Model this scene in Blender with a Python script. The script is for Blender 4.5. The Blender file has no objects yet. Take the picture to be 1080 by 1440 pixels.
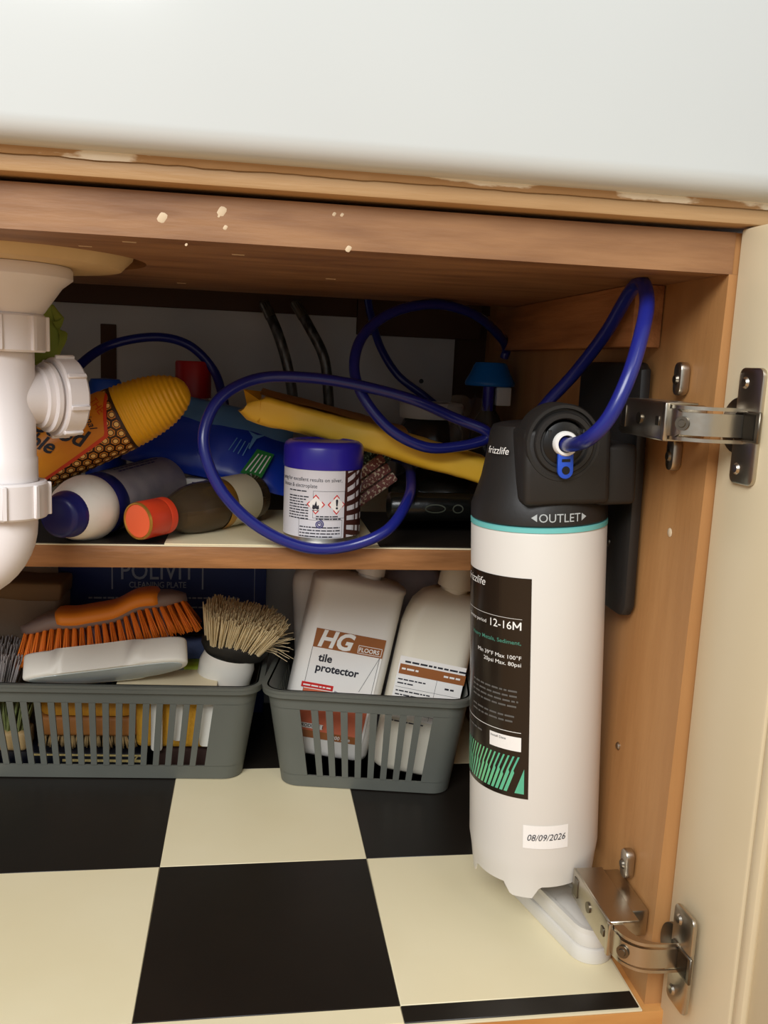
import bpy, bmesh, math, random
from mathutils import Vector as V, Matrix as M, noise as NZ
random.seed(7)
S = bpy.context.scene
COL = S.collection
PI = math.pi
R = math.radians

# ------------------------------------------------------------------ camera
cam = bpy.data.cameras.new('camera')
cam.sensor_fit = 'VERTICAL'; cam.sensor_height = 36.0; cam.lens = 31.25
cam.clip_start = 0.01; cam.clip_end = 60
co = bpy.data.objects.new('camera', cam); COL.objects.link(co)
rx = V((0.98836, -0.14582, 0.04340)); dn = V((0.01830, -0.16921, -0.98541)); fw = V((0.15104, 0.97473, -0.16458))
mt = M((rx, -dn, -fw)).transposed().to_4x4(); mt.translation = V((0, -0.5409, 0.45))
co.matrix_world = mt
S.camera = co
# ------------------------------------------------------------------ light
w = bpy.data.worlds.new('world'); S.world = w; w.use_nodes = True
bg = w.node_tree.nodes['Background']; bg.inputs[0].default_value = (0.90, 0.965, 1.0, 1); bg.inputs[1].default_value = 0.52
def area(name, loc, target, size, energy, col):
    l = bpy.data.lights.new(name, 'AREA'); l.shape = 'RECTANGLE'; l.size, l.size_y = size; l.energy = energy; l.color = col
    o = bpy.data.objects.new(name, l); COL.objects.link(o); o.location = loc
    o.rotation_euler = (V(target) - V(loc)).to_track_quat('-Z', 'Y').to_euler()
area('kitchen_window_light', (-.80, -1.60, 1.62), (.05, 0, .28), (1.4, .9), 54, (.97, .985, 1.0))
area('kitchen_ceiling_light', (0.5, -1.3, 1.9), (0.1, 0.1, .3), (.5, .5), 3, (1.0, .88, .70))
S.view_settings.view_transform = 'Standard'; S.view_settings.look = 'None'
S.view_settings.gamma = 1; S.view_settings.use_curve_mapping = False
S.view_settings.exposure = 0.0

# ------------------------------------------------------------------ materials
def lin(c):
    return tuple(((x/255)/12.92 if x/255 <= .04045 else ((x/255+.055)/1.055)**2.4) for x in c)
def mat(name, c, rough=.5, metal=0, c2=None, scale=20, stretch=(1,1,1), bump=0, bscale=60, coat=0, trans=0, ior=1.45, spec=.5, detail=4, lo=.35, hi=.7, emit=0, alpha=1, sss=0):
    m = bpy.data.materials.new(name); m.use_nodes = True
    n = m.node_tree; p = n.nodes['Principled BSDF']
    a = lin(c)
    p.inputs['Base Color'].default_value = (*a, 1); p.inputs['Roughness'].default_value = rough
    p.inputs['Metallic'].default_value = metal; p.inputs['Coat Weight'].default_value = coat
    p.inputs['Coat Roughness'].default_value = .12
    p.inputs['Transmission Weight'].default_value = trans; p.inputs['IOR'].default_value = ior
    p.inputs['Specular IOR Level'].default_value = spec; p.inputs['Alpha'].default_value = alpha
    if c2 or bump:
        tc = n.nodes.new('ShaderNodeTexCoord'); mp = n.nodes.new('ShaderNodeMapping')
        mp.inputs['Scale'].default_value = stretch; n.links.new(tc.outputs['Object'], mp.inputs[0])
    if c2:
        t = n.nodes.new('ShaderNodeTexNoise'); t.inputs['Scale'].default_value = scale; t.inputs['Detail'].default_value = detail
        n.links.new(mp.outputs[0], t.inputs['Vector'])
        r = n.nodes.new('ShaderNodeValToRGB'); r.color_ramp.elements[0].position = lo; r.color_ramp.elements[1].position = hi
        r.color_ramp.elements[0].color = (*a, 1); r.color_ramp.elements[1].color = (*lin(c2), 1)
        n.links.new(t.outputs[0], r.inputs[0]); n.links.new(r.outputs[0], p.inputs['Base Color'])
    if bump:
        t = n.nodes.new('ShaderNodeTexNoise'); t.inputs['Scale'].default_value = bscale; t.inputs['Detail'].default_value = 6
        n.links.new(mp.outputs[0], t.inputs['Vector'])
        b = n.nodes.new('ShaderNodeBump'); b.inputs['Strength'].default_value = bump; b.inputs['Distance'].default_value = .002
        n.links.new(t.outputs[0], b.inputs['Height']); n.links.new(b.outputs[0], p.inputs['Normal'])
    return m
K = {}
K['wood_side'] = mat('wood_side', (178,130,80), .5, c2=(164,116,68), scale=6, stretch=(6,6,.8), bump=.12, bscale=40)
K['wood_board'] = mat('wood_board', (154,113,76), .55, c2=(122,84,54), scale=9, stretch=(1.2,6,8), bump=.2, bscale=30)
K['wood_under'] = mat('wood_under', (170,108,58), .55, c2=(150,92,48), scale=5, stretch=(1,5,5), bump=.1)
K['wood_cleat'] = mat('wood_cleat', (176,118,70), .6, c2=(140,88,48), scale=14, stretch=(8,.6,8), bump=.25, bscale=60)
K['wood_shelf'] = mat('wood_shelf', (168,116,70), .5, c2=(124,82,46), scale=12, stretch=(1,6,7), bump=.25, bscale=40)
K['wood_batten'] = mat('wood_batten', (184,148,104), .55, c2=(166,128,84), scale=8, stretch=(1,6,10), bump=.2, bscale=40)
K['wood_floor'] = mat('wood_floor', (206,150,86), .5, c2=(184,124,64), scale=8, stretch=(1,6,6))
K['back_grey'] = mat('back_grey', (208,205,203), .7, c2=(188,185,183), scale=5, bump=.1)
K['dark_brown'] = mat('dark_brown', (70,44,26), .7)
K['door_paint'] = mat('door_paint', (216,201,168), .32, c2=(210,194,160), scale=3, bump=.05, bscale=20)
K['ceramic'] = mat('ceramic', (204,208,206), .16, coat=.2, c2=(199,203,201), scale=3)
K['ceramic_raw'] = mat('ceramic_raw', (214,186,140), .6, c2=(190,160,112), scale=14, bump=.2)
K['sealant'] = mat('sealant', (172,136,94), .7, c2=(232,222,200), scale=38, stretch=(.35,1,1), lo=.57, hi=.60, bump=.3, detail=8)
K['paint_spot'] = mat('paint_spot', (206,184,152), .7)
K['tile_black'] = mat('tile_black', (26,22,18), .38, c2=(32,27,22), scale=8, bump=.04, bscale=90)
K['tile_cream'] = mat('tile_cream', (238,226,190), .38, c2=(232,218,178), scale=5, bump=.05, bscale=70)
K['lino_edge'] = mat('lino_edge', (226,214,180), .6)
K['pipe'] = mat('pipe', (232,226,224), .33, c2=(226,219,217), scale=6)
K['black_plastic'] = mat('black_plastic', (34,32,30), .45, bump=.05, bscale=300)
K['black_recess'] = mat('black_recess', (16,15,14), .35)
K['black_gloss'] = mat('black_gloss', (26,20,15), .22)
K['white_plastic'] = mat('white_plastic', (218,213,204), .35)
K['white_bottle'] = mat('white_bottle', (232,228,220), .38)
K['cream_bottle'] = mat('cream_bottle', (226,219,200), .38)
K['teal'] = mat('teal', (110,190,186), .4)
K['green_print'] = mat('green_print', (84,176,144), .4, c2=(120,200,140), scale=30)
K['label_black'] = mat('label_black', (34,26,20), .2)
K['paper'] = mat('paper', (240,236,230), .6)
K['white_print'] = mat('white_print', (240,238,232), .5)
K['grey_print'] = mat('grey_print', (92,90,86), .6)
K['teal_print'] = mat('teal_print', (70,130,110), .6)
K['ink'] = mat('ink', (34,34,44), .6)
K['ink_blue'] = mat('ink_blue', (40,38,110), .6)
K['tube_blue'] = mat('tube_blue', (26,34,118), .28, coat=.2)
K['clip_blue'] = mat('clip_blue', (34,78,190), .4)
K['steel'] = mat('steel', (190,182,168), .28, metal=1, bump=.05, bscale=200)
K['steel_dark'] = mat('steel_dark', (120,112,100), .35, metal=1)
K['copper_reflect'] = mat('copper_tint', (214,160,120), .3, metal=1)
K['basket'] = mat('basket', (97,99,92), .45, c2=(91,93,86), scale=12, bump=.04, bscale=200)
K['yellow_wax'] = mat('yellow_wax', (232,172,32), .38)
K['label_orange'] = mat('label_orange', (226,148,36), .4, c2=(214,130,28), scale=20)
K['label_brown'] = mat('label_brown', (58,32,16), .4)
K['hex_amber'] = mat('hex_amber', (216,140,52), .4)
K['hex_pale'] = mat('hex_pale', (244,200,120), .4)
K['red_print'] = mat('red_print', (212,62,34), .4)
K['orange_print'] = mat('orange_print', (206,70,20), .4)
K['navy'] = mat('navy', (28,32,98), .35)
K['navy_box'] = mat('navy_box', (24,44,112), .5, c2=(20,38,100), scale=6)
K['silver_print'] = mat('silver_print', (160,168,184), .5)
K['spray_white'] = mat('spray_white', (232,228,218), .4, c2=(222,216,204), scale=60, lo=.5, hi=.75)
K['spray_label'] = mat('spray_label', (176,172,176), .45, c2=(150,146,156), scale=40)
K['cap_red'] = mat('cap_red', (206,64,34), .35, c2=(190,52,26), scale=20)
K['cap_red_face'] = mat('cap_red_face', (224,96,58), .4)
K['gold'] = mat('gold', (196,150,70), .35, metal=.8)
K['glass_brown'] = mat('glass_brown', (186,164,128), .06, trans=.92, ior=1.3)
K['glass_clear'] = mat('glass_clear', (200,196,186), .08, trans=.95, ior=1.3)
K['label_cream'] = mat('label_cream', (206,196,168), .5)
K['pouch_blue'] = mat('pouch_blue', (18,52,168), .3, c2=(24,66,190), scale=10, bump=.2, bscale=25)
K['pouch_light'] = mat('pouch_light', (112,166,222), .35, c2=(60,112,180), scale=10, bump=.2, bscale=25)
K['green_box'] = mat('green_box', (34,128,58), .5)
K['lid_purple'] = mat('lid_purple', (44,34,150), .3)
K['tin_label'] = mat('tin_label', (214,212,216), .35)
K['tin_brown'] = mat('tin_brown', (70,38,32), .4)
K['tin_metal'] = mat('tin_metal', (200,196,186), .3, metal=1)
K['envelope'] = mat('envelope', (240,188,40), .45, c2=(246,200,74), scale=14, bump=.25, bscale=30)
K['envelope_tan'] = mat('envelope_tan', (170,120,44), .5, c2=(190,142,62), scale=12, bump=.3, bscale=30)
K['bag_black'] = mat('bag_black', (15,16,14), .25, bump=.5, bscale=40)
K['bag_clear'] = mat('bag_clear', (150,140,126), .2, alpha=.35, bump=.5, bscale=30)
K['lid_white'] = mat('lid_white', (214,212,206), .4)
K['jar_dark'] = mat('jar_dark', (46,44,42), .12, c2=(70,74,84), scale=12)
K['blue_cap'] = mat('blue_cap', (16,110,196), .3)
K['blue_cap_dark'] = mat('blue_cap_dark', (30,80,190), .4)
K['red_lid'] = mat('red_lid', (168,22,28), .4)
K['hose_braid'] = mat('hose_braid', (60,58,56), .35, metal=.6, c2=(120,118,114), scale=160, stretch=(1,1,.3), bump=.4, bscale=300)
K['green_cloth'] = mat('green_cloth', (138,150,62), .8, c2=(110,126,44), scale=18, bump=.6, bscale=40)
K['orange_bristle'] = mat('orange_bristle', (255,132,30), .5, c2=(255,144,52), scale=30)
K['orange_grip'] = mat('orange_grip', (252,150,48), .4)
K['grey_clear'] = mat('grey_clear', (150,132,126), .35, alpha=.96)
K['pink_bristle'] = mat('pink_bristle', (216,180,190), .5)
K['dish_white'] = mat('dish_white', (232,228,216), .4)
K['dish_grey'] = mat('dish_grey', (186,194,192), .15, c2=(160,168,166), scale=14, bump=.25, bscale=30)
K['natural_bristle'] = mat('natural_bristle', (232,208,158), .7, c2=(244,226,184), scale=40)
K['grey_bristle'] = mat('grey_bristle', (156,148,144), .7)
K['brush_dark'] = mat('brush_dark', (40,38,34), .5)
K['kraft'] = mat('kraft', (126,98,66), .8, c2=(104,78,50), scale=8, bump=.4, bscale=25)
K['kraft_grey'] = mat('kraft_grey', (138,120,100), .8, c2=(118,98,78), scale=8, bump=.4, bscale=25)
K['lime'] = mat('lime', (150,170,40), .6)
K['sponge_yellow'] = mat('sponge_yellow', (222,164,48), .8, bump=.5, bscale=300)
K['sponge_orange'] = mat('sponge_orange', (216,150,44), .6)
K['scourer'] = mat('scourer', (88,92,88), .8, c2=(140,144,138), scale=160, bump=.8, bscale=400)
K['card_cream'] = mat('card_cream', (224,210,176), .6)
K['brush_wood'] = mat('brush_wood', (172,112,54), .6, c2=(150,94,42), scale=12, stretch=(1,5,5))
K['brush_pale'] = mat('brush_pale', (196,164,112), .6)
K['green_bristle'] = mat('green_bristle', (140,150,92), .7)
K['dark_block'] = mat('dark_block', (58,36,28), .8, bump=.4, bscale=60)
K['box_black'] = mat('box_black', (18,22,32), .4)
K['blue_cloth'] = mat('blue_cloth', (72,84,120), .8, bump=.5, bscale=120)
K['hg_brown'] = mat('hg_brown', (152,92,48), .45)
K['hg_salmon'] = mat('hg_salmon', (206,104,72), .5, c2=(214,120,88), scale=16)
K['hg_red'] = mat('hg_red', (206,40,36), .5)
K['glitter_pink'] = mat('glitter_pink', (150,92,84), .35, c2=(240,222,190), scale=380, lo=.55, hi=.60, detail=1)
K['glitter_green'] = mat('glitter_green', (96,116,98), .35, c2=(210,250,220), scale=380, lo=.55, hi=.60, detail=1)
K['stone_floor'] = mat('stone_floor', (196,150,98), .6, c2=(176,130,80), scale=4)
K['kick'] = mat('kick', (200,190,168), .5)

# ------------------------------------------------------------------ helpers
def ob(name, bm, m, parent=None, sharp=38, smooth=True, world=False):
    if isinstance(bm, bmesh.types.BMesh):
        me = bpy.data.meshes.new(name)
        if parent is not None and world:
            q = M.Identity(4); p_ = parent
            while p_ is not None: q = p_.matrix_basis @ q; p_ = p_.parent
            bm.transform(q.inverted())
        bmesh.ops.recalc_face_normals(bm, faces=bm.faces)
        bm.to_mesh(me); bm.free()
        if smooth:
            me.shade_smooth(); me.set_sharp_from_angle(angle=R(sharp))
        for k in (m if isinstance(m, (list, tuple)) else [m]): me.materials.append(K[k])
    else: me = bm
    o = bpy.data.objects.new(name, me); COL.objects.link(o)
    if parent is not None: o.parent = parent
    return o
def tag(o, label=None, cat=None, group=None, kind=None):
    if label: o['label'] = label
    if cat: o['category'] = cat
    if group: o['group'] = group
    if kind: o['kind'] = kind
    return o
def thing(name, label, cat, mw=None, group=None):
    o = bpy.data.objects.new(name, None); COL.objects.link(o); o.empty_display_size = .02
    if mw is None: mw = M.Identity(4)
    if isinstance(mw, V): mw = M.Translation(mw)
    o.matrix_world = mw; bpy.context.view_layer.update()
    return tag(o, label, cat, group)
def copy_tree(o, parent=None):
    c = o.copy(); COL.objects.link(c); c.parent = parent
    for ch in list(o.children): copy_tree(ch, c)
    return c
def frame(o, z, y=None, x=None):
    """matrix with local z along `z`; y or x hint"""
    z = V(z).normalized()
    if x is not None:
        x = V(x); x = (x - z*x.dot(z)).normalized(); y = z.cross(x)
    else:
        y = V(y if y is not None else ((0, 1, 0) if abs(z.y) < .95 else (0, 0, 1))); y = (y - z*y.dot(z)).normalized(); x = y.cross(z)
    m = M((x, y, z)).transposed().to_4x4(); m.translation = V(o); return m
def bx(bm, lo, hi, bev=0, seg=2, mtx=None):
    lo, hi = V(lo), V(hi); t = bmesh.new()
    bmesh.ops.create_cube(t, size=1)
    for v in t.verts:
        v.co = V(((lo[i]+hi[i])/2 + v.co[i]*(hi[i]-lo[i]) for i in range(3)))
    if bev: bmesh.ops.bevel(t, geom=t.edges[:], offset=bev, segments=seg, affect='EDGES', clamp_overlap=True, profile=.5)
    if mtx is not None: t.transform(mtx)
    add(bm, t); return bm
def add(bm, t):
    me = bpy.data.meshes.new('tmp'); t.to_mesh(me); t.free(); bm.from_mesh(me); bpy.data.meshes.remove(me)
def box(lo, hi, bev=0, seg=2, mtx=None): return bx(bmesh.new(), lo, hi, bev, seg, mtx)
def lathe(prof, n=40, mtx=None, fn=None, bm=None, a0=0, a1=2*PI):
    """prof: list of (r, z)"""
    t = bmesh.new(); full = abs(a1-a0-2*PI) < 1e-6; cnt = n if full else n+1
    rows = []
    for r, z in prof:
        if r < 1e-7: rows.append([t.verts.new((0, 0, z))]); continue
        row = []
        for i in range(cnt):
            a = a0+(a1-a0)*i/n
            p = V((r*math.cos(a), r*math.sin(a), z))
            if fn: p = fn(p, a, r, z)
            row.append(t.verts.new(p))
        rows.append(row)
    for A, B in zip(rows, rows[1:]):
        for i in range(n):
            j = (i+1) % cnt
            if len(A) == 1 and len(B) == 1: break
            if len(A) == 1: t.faces.new((A[0], B[i], B[j]))
            elif len(B) == 1: t.faces.new((A[i], A[j], B[0]))
            else: t.faces.new((A[i], A[j], B[j], B[i]))
    if mtx is not None: t.transform(mtx)
    if bm is None: return t
    add(bm, t); return bm
def spline(pts, n=10):
    P = [V(p) for p in pts]; P = [P[0]*2-P[1]]+P+[P[-1]*2-P[-2]]; out = []
    for i in range(1, len(P)-2):
        a, b, c, d = P[i-1:i+3]
        for k in range(n):
            t = k/n
            out.append(.5*((2*b)+(c-a)*t+(2*a-5*b+4*c-d)*t*t+(3*b-a-3*c+d)*t*t*t))
    out.append(P[-2]); return out
def tube(pts, r, n=12, bm=None, caps=True, radii=None):
    t = bmesh.new(); rows = []; up = None
    for i, p in enumerate(pts):
        d = (pts[min(i+1, len(pts)-1)]-pts[max(i-1, 0)]).normalized()
        if up is None: up = d.orthogonal().normalized()
        up = (up-d*up.dot(d)).normalized(); s = d.cross(up)
        rr = radii[i] if radii else r
        rows.append([t.verts.new(p+(up*math.cos(2*PI*k/n)+s*math.sin(2*PI*k/n))*rr) for k in range(n)])
    for A, B in zip(rows, rows[1:]):
        for k in range(n): t.faces.new((A[k], A[(k+1) % n], B[(k+1) % n], B[k]))
    if caps: t.faces.new(rows[0][::-1]); t.faces.new(rows[-1])
    if bm is None: return t
    add(bm, t); return bm
def poly(pts, z0, z1, mtx=None, bev=0, bm=None):
    """extruded outline in local xy"""
    t = bmesh.new(); f = t.faces.new([t.verts.new((p[0], p[1], z0)) for p in pts])
    g = bmesh.ops.extrude_face_region(t, geom=[f])
    for v in g['geom']:
        if isinstance(v, bmesh.types.BMVert): v.co.z = z1
    if bev:
        es = [e for e in t.edges if len(e.link_faces) == 2 and abs(e.verts[0].co.z-e.verts[1].co.z) < 1e-7]
        bmesh.ops.bevel(t, geom=es, offset=bev, segments=2, affect='EDGES', clamp_overlap=True, profile=.5)
    if mtx is not None: t.transform(mtx)
    if bm is None: return t
    add(bm, t); return bm
def rrect(w, h, r, n=5, cx=0, cy=0):
    out = []
    for sx, sy, a in ((1,1,0), (-1,1,90), (-1,-1,180), (1,-1,270)):
        for k in range(n+1):
            q = R(a+90*k/n); out.append((cx+sx*(w/2-r)+r*math.cos(q), cy+sy*(h/2-r)+r*math.sin(q)))
    return out
def text2d(s, size, bold=0, shear=0, align='LEFT', sx=1):
    cu = bpy.data.curves.new('t', 'FONT'); cu.body = s; cu.size = size; cu.offset = bold*size; cu.shear = shear
    cu.align_x = align; cu.align_y = 'BOTTOM_BASELINE'; cu.resolution_u = 3
    o = bpy.data.objects.new('t', cu); COL.objects.link(o); bpy.context.view_layer.update()
    e = o.evaluated_get(bpy.context.evaluated_depsgraph_get()); me = e.to_mesh()
    vs = [(v.co.x*sx, v.co.y) for v in me.vertices]; fs = [tuple(p.vertices) for p in me.polygons]
    e.to_mesh_clear(); bpy.data.objects.remove(o); bpy.data.curves.remove(cu)
    return vs, fs
def flat(items, fn):
    """items: list of (verts2d, faces) ; fn maps (u, v) -> 3D"""
    t = bmesh.new()
    for vs, fs in items:
        q = [t.verts.new(fn(u, v)) for u, v in vs]
        for f in fs:
            try: t.faces.new([q[i] for i in f])
            except ValueError: pass
    return t
def mv(it, dx, dy, rot=0):
    c, s = math.cos(rot), math.sin(rot)
    return [(x*c-y*s+dx, x*s+y*c+dy) for x, y in it[0]], it[1]
def T(s, size, x, y, **k): return mv(text2d(s, size, **{a: b for a, b in k.items() if a != 'rot'}), x, y, k.get('rot', 0))
def grid(u0, v0, u1, v1, nu=1, nv=1):
    vs = [(u0+(u1-u0)*i/nu, v0+(v1-v0)*j/nv) for j in range(nv+1) for i in range(nu+1)]
    fs = [(j*(nu+1)+i, j*(nu+1)+i+1, (j+1)*(nu+1)+i+1, (j+1)*(nu+1)+i) for j in range(nv) for i in range(nu)]
    return vs, fs
def P2(*pts): return list(pts), [tuple(range(len(pts)))]
def outline(u0, v0, u1, v1, w, nu=1):
    o = []
    for a in ((u0,v0,u1,v0+w), (u0,v1-w,u1,v1)): o.append(grid(*a, nu, 1))
    for a in ((u0,v0,u0+w,v1), (u1-w,v0,u1,v1)): o.append(grid(*a))
    return o
def segline(x0, y0, x1, y1, w):
    d = V((x1-x0, y1-y0)).normalized()*w/2; n = V((-d.y, d.x))
    return P2((x0+n.x, y0+n.y), (x0-n.x, y0-n.y), (x1-n.x, y1-n.y), (x1+n.x, y1+n.y))
def small_print(u0, u1, v, h, dv, widths, rnd):
    """rows of word-sized strokes: print too small to read in the photograph"""
    out = []
    for k, f in enumerate(widths):
        x = u0; y = v-k*dv
        while x < u0+(u1-u0)*f:
            l = rnd.uniform(1.5, 5)*h
            out.append(grid(x, y, min(x+l, u1), y+h)); x += l+h*.7
    return out
def jitter(bm, amp, sc, seed=0):
    for v in bm.verts:
        v.co += NZ.noise_vector(v.co*sc+V((seed, seed*1.7, 0)))*amp
    return bm
def tuft(h, r0, r1, n=14, rnd=random, bend=0, wid=None):
    """a bundle of bristles, base at 0, pointing +z"""
    t = bmesh.new()
    for i in range(n):
        a = rnd.uniform(0, 2*PI); q = math.sqrt(rnd.random())
        b = V((math.cos(a)*q*r0, math.sin(a)*q*r0, 0)); e = V((math.cos(a)*q*r1+rnd.uniform(-1,1)*r1*.25+bend, math.sin(a)*q*r1+rnd.uniform(-1,1)*r1*.25, h*rnd.uniform(.88, 1.04)))
        w = wid or r0*.34; vs = []
        for p, ww in ((b, w), (b.lerp(e, .55), w), (e, w*.75)):
            vs.append([t.verts.new(p+V((math.cos(k*2*PI/3+a)*ww, math.sin(k*2*PI/3+a)*ww, 0))) for k in range(3)])
        for A, B in zip(vs, vs[1:]):
            for k in range(3): t.faces.new((A[k], A[(k+1) % 3], B[(k+1) % 3], B[k]))
        t.faces.new(vs[-1])
    return t
def tmesh(name, bm, m):
    me = bpy.data.meshes.new(name); bm.to_mesh(me); bm.free(); me.materials.append(K[m]); me.shade_smooth(); return me

# ================================================================== SETTING
W0, W1 = .2905, .2975            # the side panel leans out very slightly towards its top
def wx(z): return W0+(W1-W0)*max(0, z)/.515
def struct(name, bm, m, **k): return tag(ob(name, bm, m, **k), kind='structure')
floor = struct('floor', box((-.52, -.0075, -.022), (.312, .60, 0), .001), 'wood_floor')
# vinyl sheet on the cupboard floor: backing + every printed square its own piece
ob('lino_backing', box((-.515, -.0072, 0), (.286, .583, .0014), .0004), 'lino_edge', floor)
cols = [-.515, -.4425, -.257, -.0715, .113, .286]; rows = [-.0052, .0117, .2015, .390, .583]
for j in range(4):
    for i in range(5):
        dark = (i+j) % 2 == 0
        x1 = cols[i+1] if cols[i+1] < .28 else .2845
        b = box((cols[i]+.0002, rows[j]+.0002, .0014), (x1-.0002, rows[j+1]-.0002, .0026), .0004, 1)
        ob('tile', b, 'tile_black' if (i+j) % 2 == 0 else 'tile_cream', floor)
wr = bmesh.new()
vs = [wr.verts.new(p) for p in ((W0,0,-.022), (.312,0,-.022), (.312,.60,-.022), (W0,.60,-.022), (W1,0,.515), (.316,0,.515), (.316,.60,.515), (W1,.60,.515))]
for f in ((0,1,2,3), (4,5,6,7), (0,1,5,4), (1,2,6,5), (2,3,7,6), (3,0,4,7)): wr.faces.new([vs[i] for i in f])
wall_r = struct('wall_right', wr, 'wood_side', smooth=False)
ob('panel_top', box((.3000, .001, .5152), (.318, .60, .5405)), 'wood_side', wall_r, smooth=False)
# a screw, a paint fleck and a nail hole in the side panel
sc = lathe([(0,.0016), (.0022,.0014), (.0032,.0004), (.0032,0)], 14, frame((wx(.16),.086,.16), (-1,0,0)))
ob('screw', sc, 'steel', wall_r)
ob('paint_fleck', lathe([(0,.0007), (.0028,.0005), (.0034,0)], 9, frame((wx(.34)-.0001,.040,.341), (-1,0,0))), 'paint_spot', wall_r)
struct('wall_left', box((-.535, 0, -.022), (-.515, .60, .515)), 'wood_side', smooth=False)
wb = struct('wall_back', box((-.53, .586, -.022), (.312, .61, .56)), 'dark_brown', smooth=False)
ob('back_panel', box((-.50, .580, .0), (.255, .586, .505), .0006), 'back_grey', wb)
ob('back_rail', box((-.50, .574, .505), (.128, .580, .54), .0006), 'dark_brown', wb); ob('back_rail', box((.1285, .570, .484), (.285, .580, .54), .0006), 'dark_brown', wb)
ob('panel_joint', box((-.178, .5775, .29), (-.160, .580, .482), .0004), 'dark_brown', wb)
ob('nail_hole', lathe([(0,.0006), (.003,.0005), (.003,0)], 12, frame((.214,.5799,.43), (0,-1,0))), 'black_recess', wb)
# board under the sink, round cut-out for the outlet
tb = bmesh.new()
ov = [tb.verts.new((x, y, .515)) for x, y in ((-.52,0), (.2995,0), (.2995,.40), (-.52,.40))]
cv = [tb.verts.new((-.176+.098*math.cos(a*2*PI/40), .155+.098*math.sin(a*2*PI/40), .515)) for a in range(40)]
es = [tb.edges.new((L[i], L[(i+1) % len(L)])) for L in (ov, cv) for i in range(len(L))]
bmesh.ops.triangle_fill(tb, edges=es, use_beauty=True)
for f in [f for f in tb.faces if (f.calc_center_median()-V((-.176,.155,.515))).length < .09 and all(v in cv for v in f.verts)]: tb.faces.remove(f)
g = bmesh.ops.extrude_face_region(tb, geom=tb.faces[:])
for v in g['geom']:
    if isinstance(v, bmesh.types.BMVert): v.co.z = .5405
ceil = struct('ceiling', tb, 'wood_board', sharp=20)
sp = bmesh.new()
for p, r in ((V((-0.0515,-0.0002,0.5265)), .0034), (V((-0.0181,-0.0002,0.5322)), .0032), (V((-0.0160,-0.0002,0.5233)), .0016), (V((0.0466,-0.0002,0.5349)), .0014), (V((0.0512,-0.0002,0.5348)), .0013), (V((0.0557,-0.0002,0.5158)), .0022), (V((-0.0197,-0.0002,0.5294)), .001), (V((-0.0380,-0.0002,0.5124)), .001)):
    r *= .8; lathe([(0,.0002), (r*.8,.00018), (r,0)], 11, frame(p+V((0,.0002,0)), (0,-1,0)), fn=lambda p,a,r,z: V((p.x*(1+.3*math.sin(2*a)), p.y*1.1, p.z)), bm=sp)
for p in (V((-0.1048,0.0628,0.5150)), V((-0.0094,0.0581,0.5150)), V((-0.0647,0.3203,0.5150)), V((0.0618,0.1901,0.5150)), V((-0.0730,0.0255,0.5150))):
    bx(sp, (p.x-.004, p.y-.001, .5146), (p.x+.004, p.y+.001, .5152))
tag(ob('paint_spots', sp, 'paint_spot', ceil), kind='stuff')
tr = box((.274, .086, .470), (.2965, .46, .5148), .0012)
struct('trim_1', tr, 'wood_cleat')
# batten the sink sits on, with flaking sealant along its top
bt = struct('trim_2', box((-.55, -.012, .5435), (.48, .03, .556), .002), 'wood_batten')
sl = bmesh.new(); N = 160; rws = []
for i in range(N+1):
    x = -.55+1.03*i/N; a = NZ.noise(V((x*30, 0, 0)))*.0007+NZ.noise(V((x*90, 3, 0)))*.0006
    rws.append([sl.verts.new((x, -.0125-.0007+a*.3, .5528+a)), sl.verts.new((x, -.0155+a*.4, .5556)), sl.verts.new((x, -.0165, .559+a*.9)), sl.verts.new((x, -.012, .560+a))])
for A, B in zip(rws, rws[1:]):
    for k in range(3): sl.faces.new((A[k], B[k], B[k+1], A[k+1]))
ob('sealant', sl, 'sealant', bt)
# kitchen outside the cupboard
struct('floor', box((-3, -4, -.17), (3, .7, -.15)), 'stone_floor', smooth=False)
struct('baseboard_front', box((-1.2, .03, -.15), (1.2, .05, -.022)), 'kick', smooth=False)
# door, opened a little past square
dm = frame((.3015, -.002, 0), (0,0,1), x=(math.sin(R(3)), -math.cos(R(3)), 0))   # local x runs along the door, y towards the cupboard's outside
dw, z0, z1 = .43, -.045, .5425
door = thing('door_1', None, None, dm); door['kind'] = 'structure'
def dpart(n, lo, hi, bev=.002, m='door_paint'): return ob(n, box(lo, hi, bev), m, door)
S_ = 1   # outward side
y_in, y_out = 0, .020
dpart('stile', (0, y_in, z0), (.078, y_out, z1)); dpart('stile', (dw-.078, y_in, z0), (dw, y_out, z1))
dpart('rail', (.078, y_in, z0), (dw-.078, y_out, z0+.078)); dpart('rail', (.078, y_in, z1-.078), (dw-.078, y_out, z1))
dpart('panel', (.078, y_in+.006, z0+.078), (dw-.078, y_out-.006, z1-.078))
bd = bmesh.new()
for lo, hi in (((.078, .001, z0+.078), (.088, .008, z1-.078)), ((dw-.088, .001, z0+.078), (dw-.078, .008, z1-.078))): bx(bd, lo, hi, .003)
ob('moulding', bd, 'door_paint', door)

# ================================================================== SINK
sink = thing('sink', 'glossy white ceramic sink filling the top, resting on a wooden batten', 'sink', V((-.05,.2,.5565)))
sk = box((-.56, -.030, .5565), (.47, .608, .80), .014, 5)
top = max(sk.faces, key=lambda f: f.calc_center_median().z)
r_ = bmesh.ops.inset_region(sk, faces=[top], thickness=.025)
for v in top.verts: v.co.z = .59
ob('basin', sk, 'ceramic', sink, world=True)
ax = V((-.176, .14, 0))
bo = lathe([(.092,.558), (.092,.530), (.088,.517), (.080,.509), (.066,.5075), (.02,.5075)], 48, M.Translation(V((-.176,.155,0))))
tag(ob('outlet_boss', bo, 'ceramic_raw', sink, world=True), 'unglazed cream outlet boss')

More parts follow.
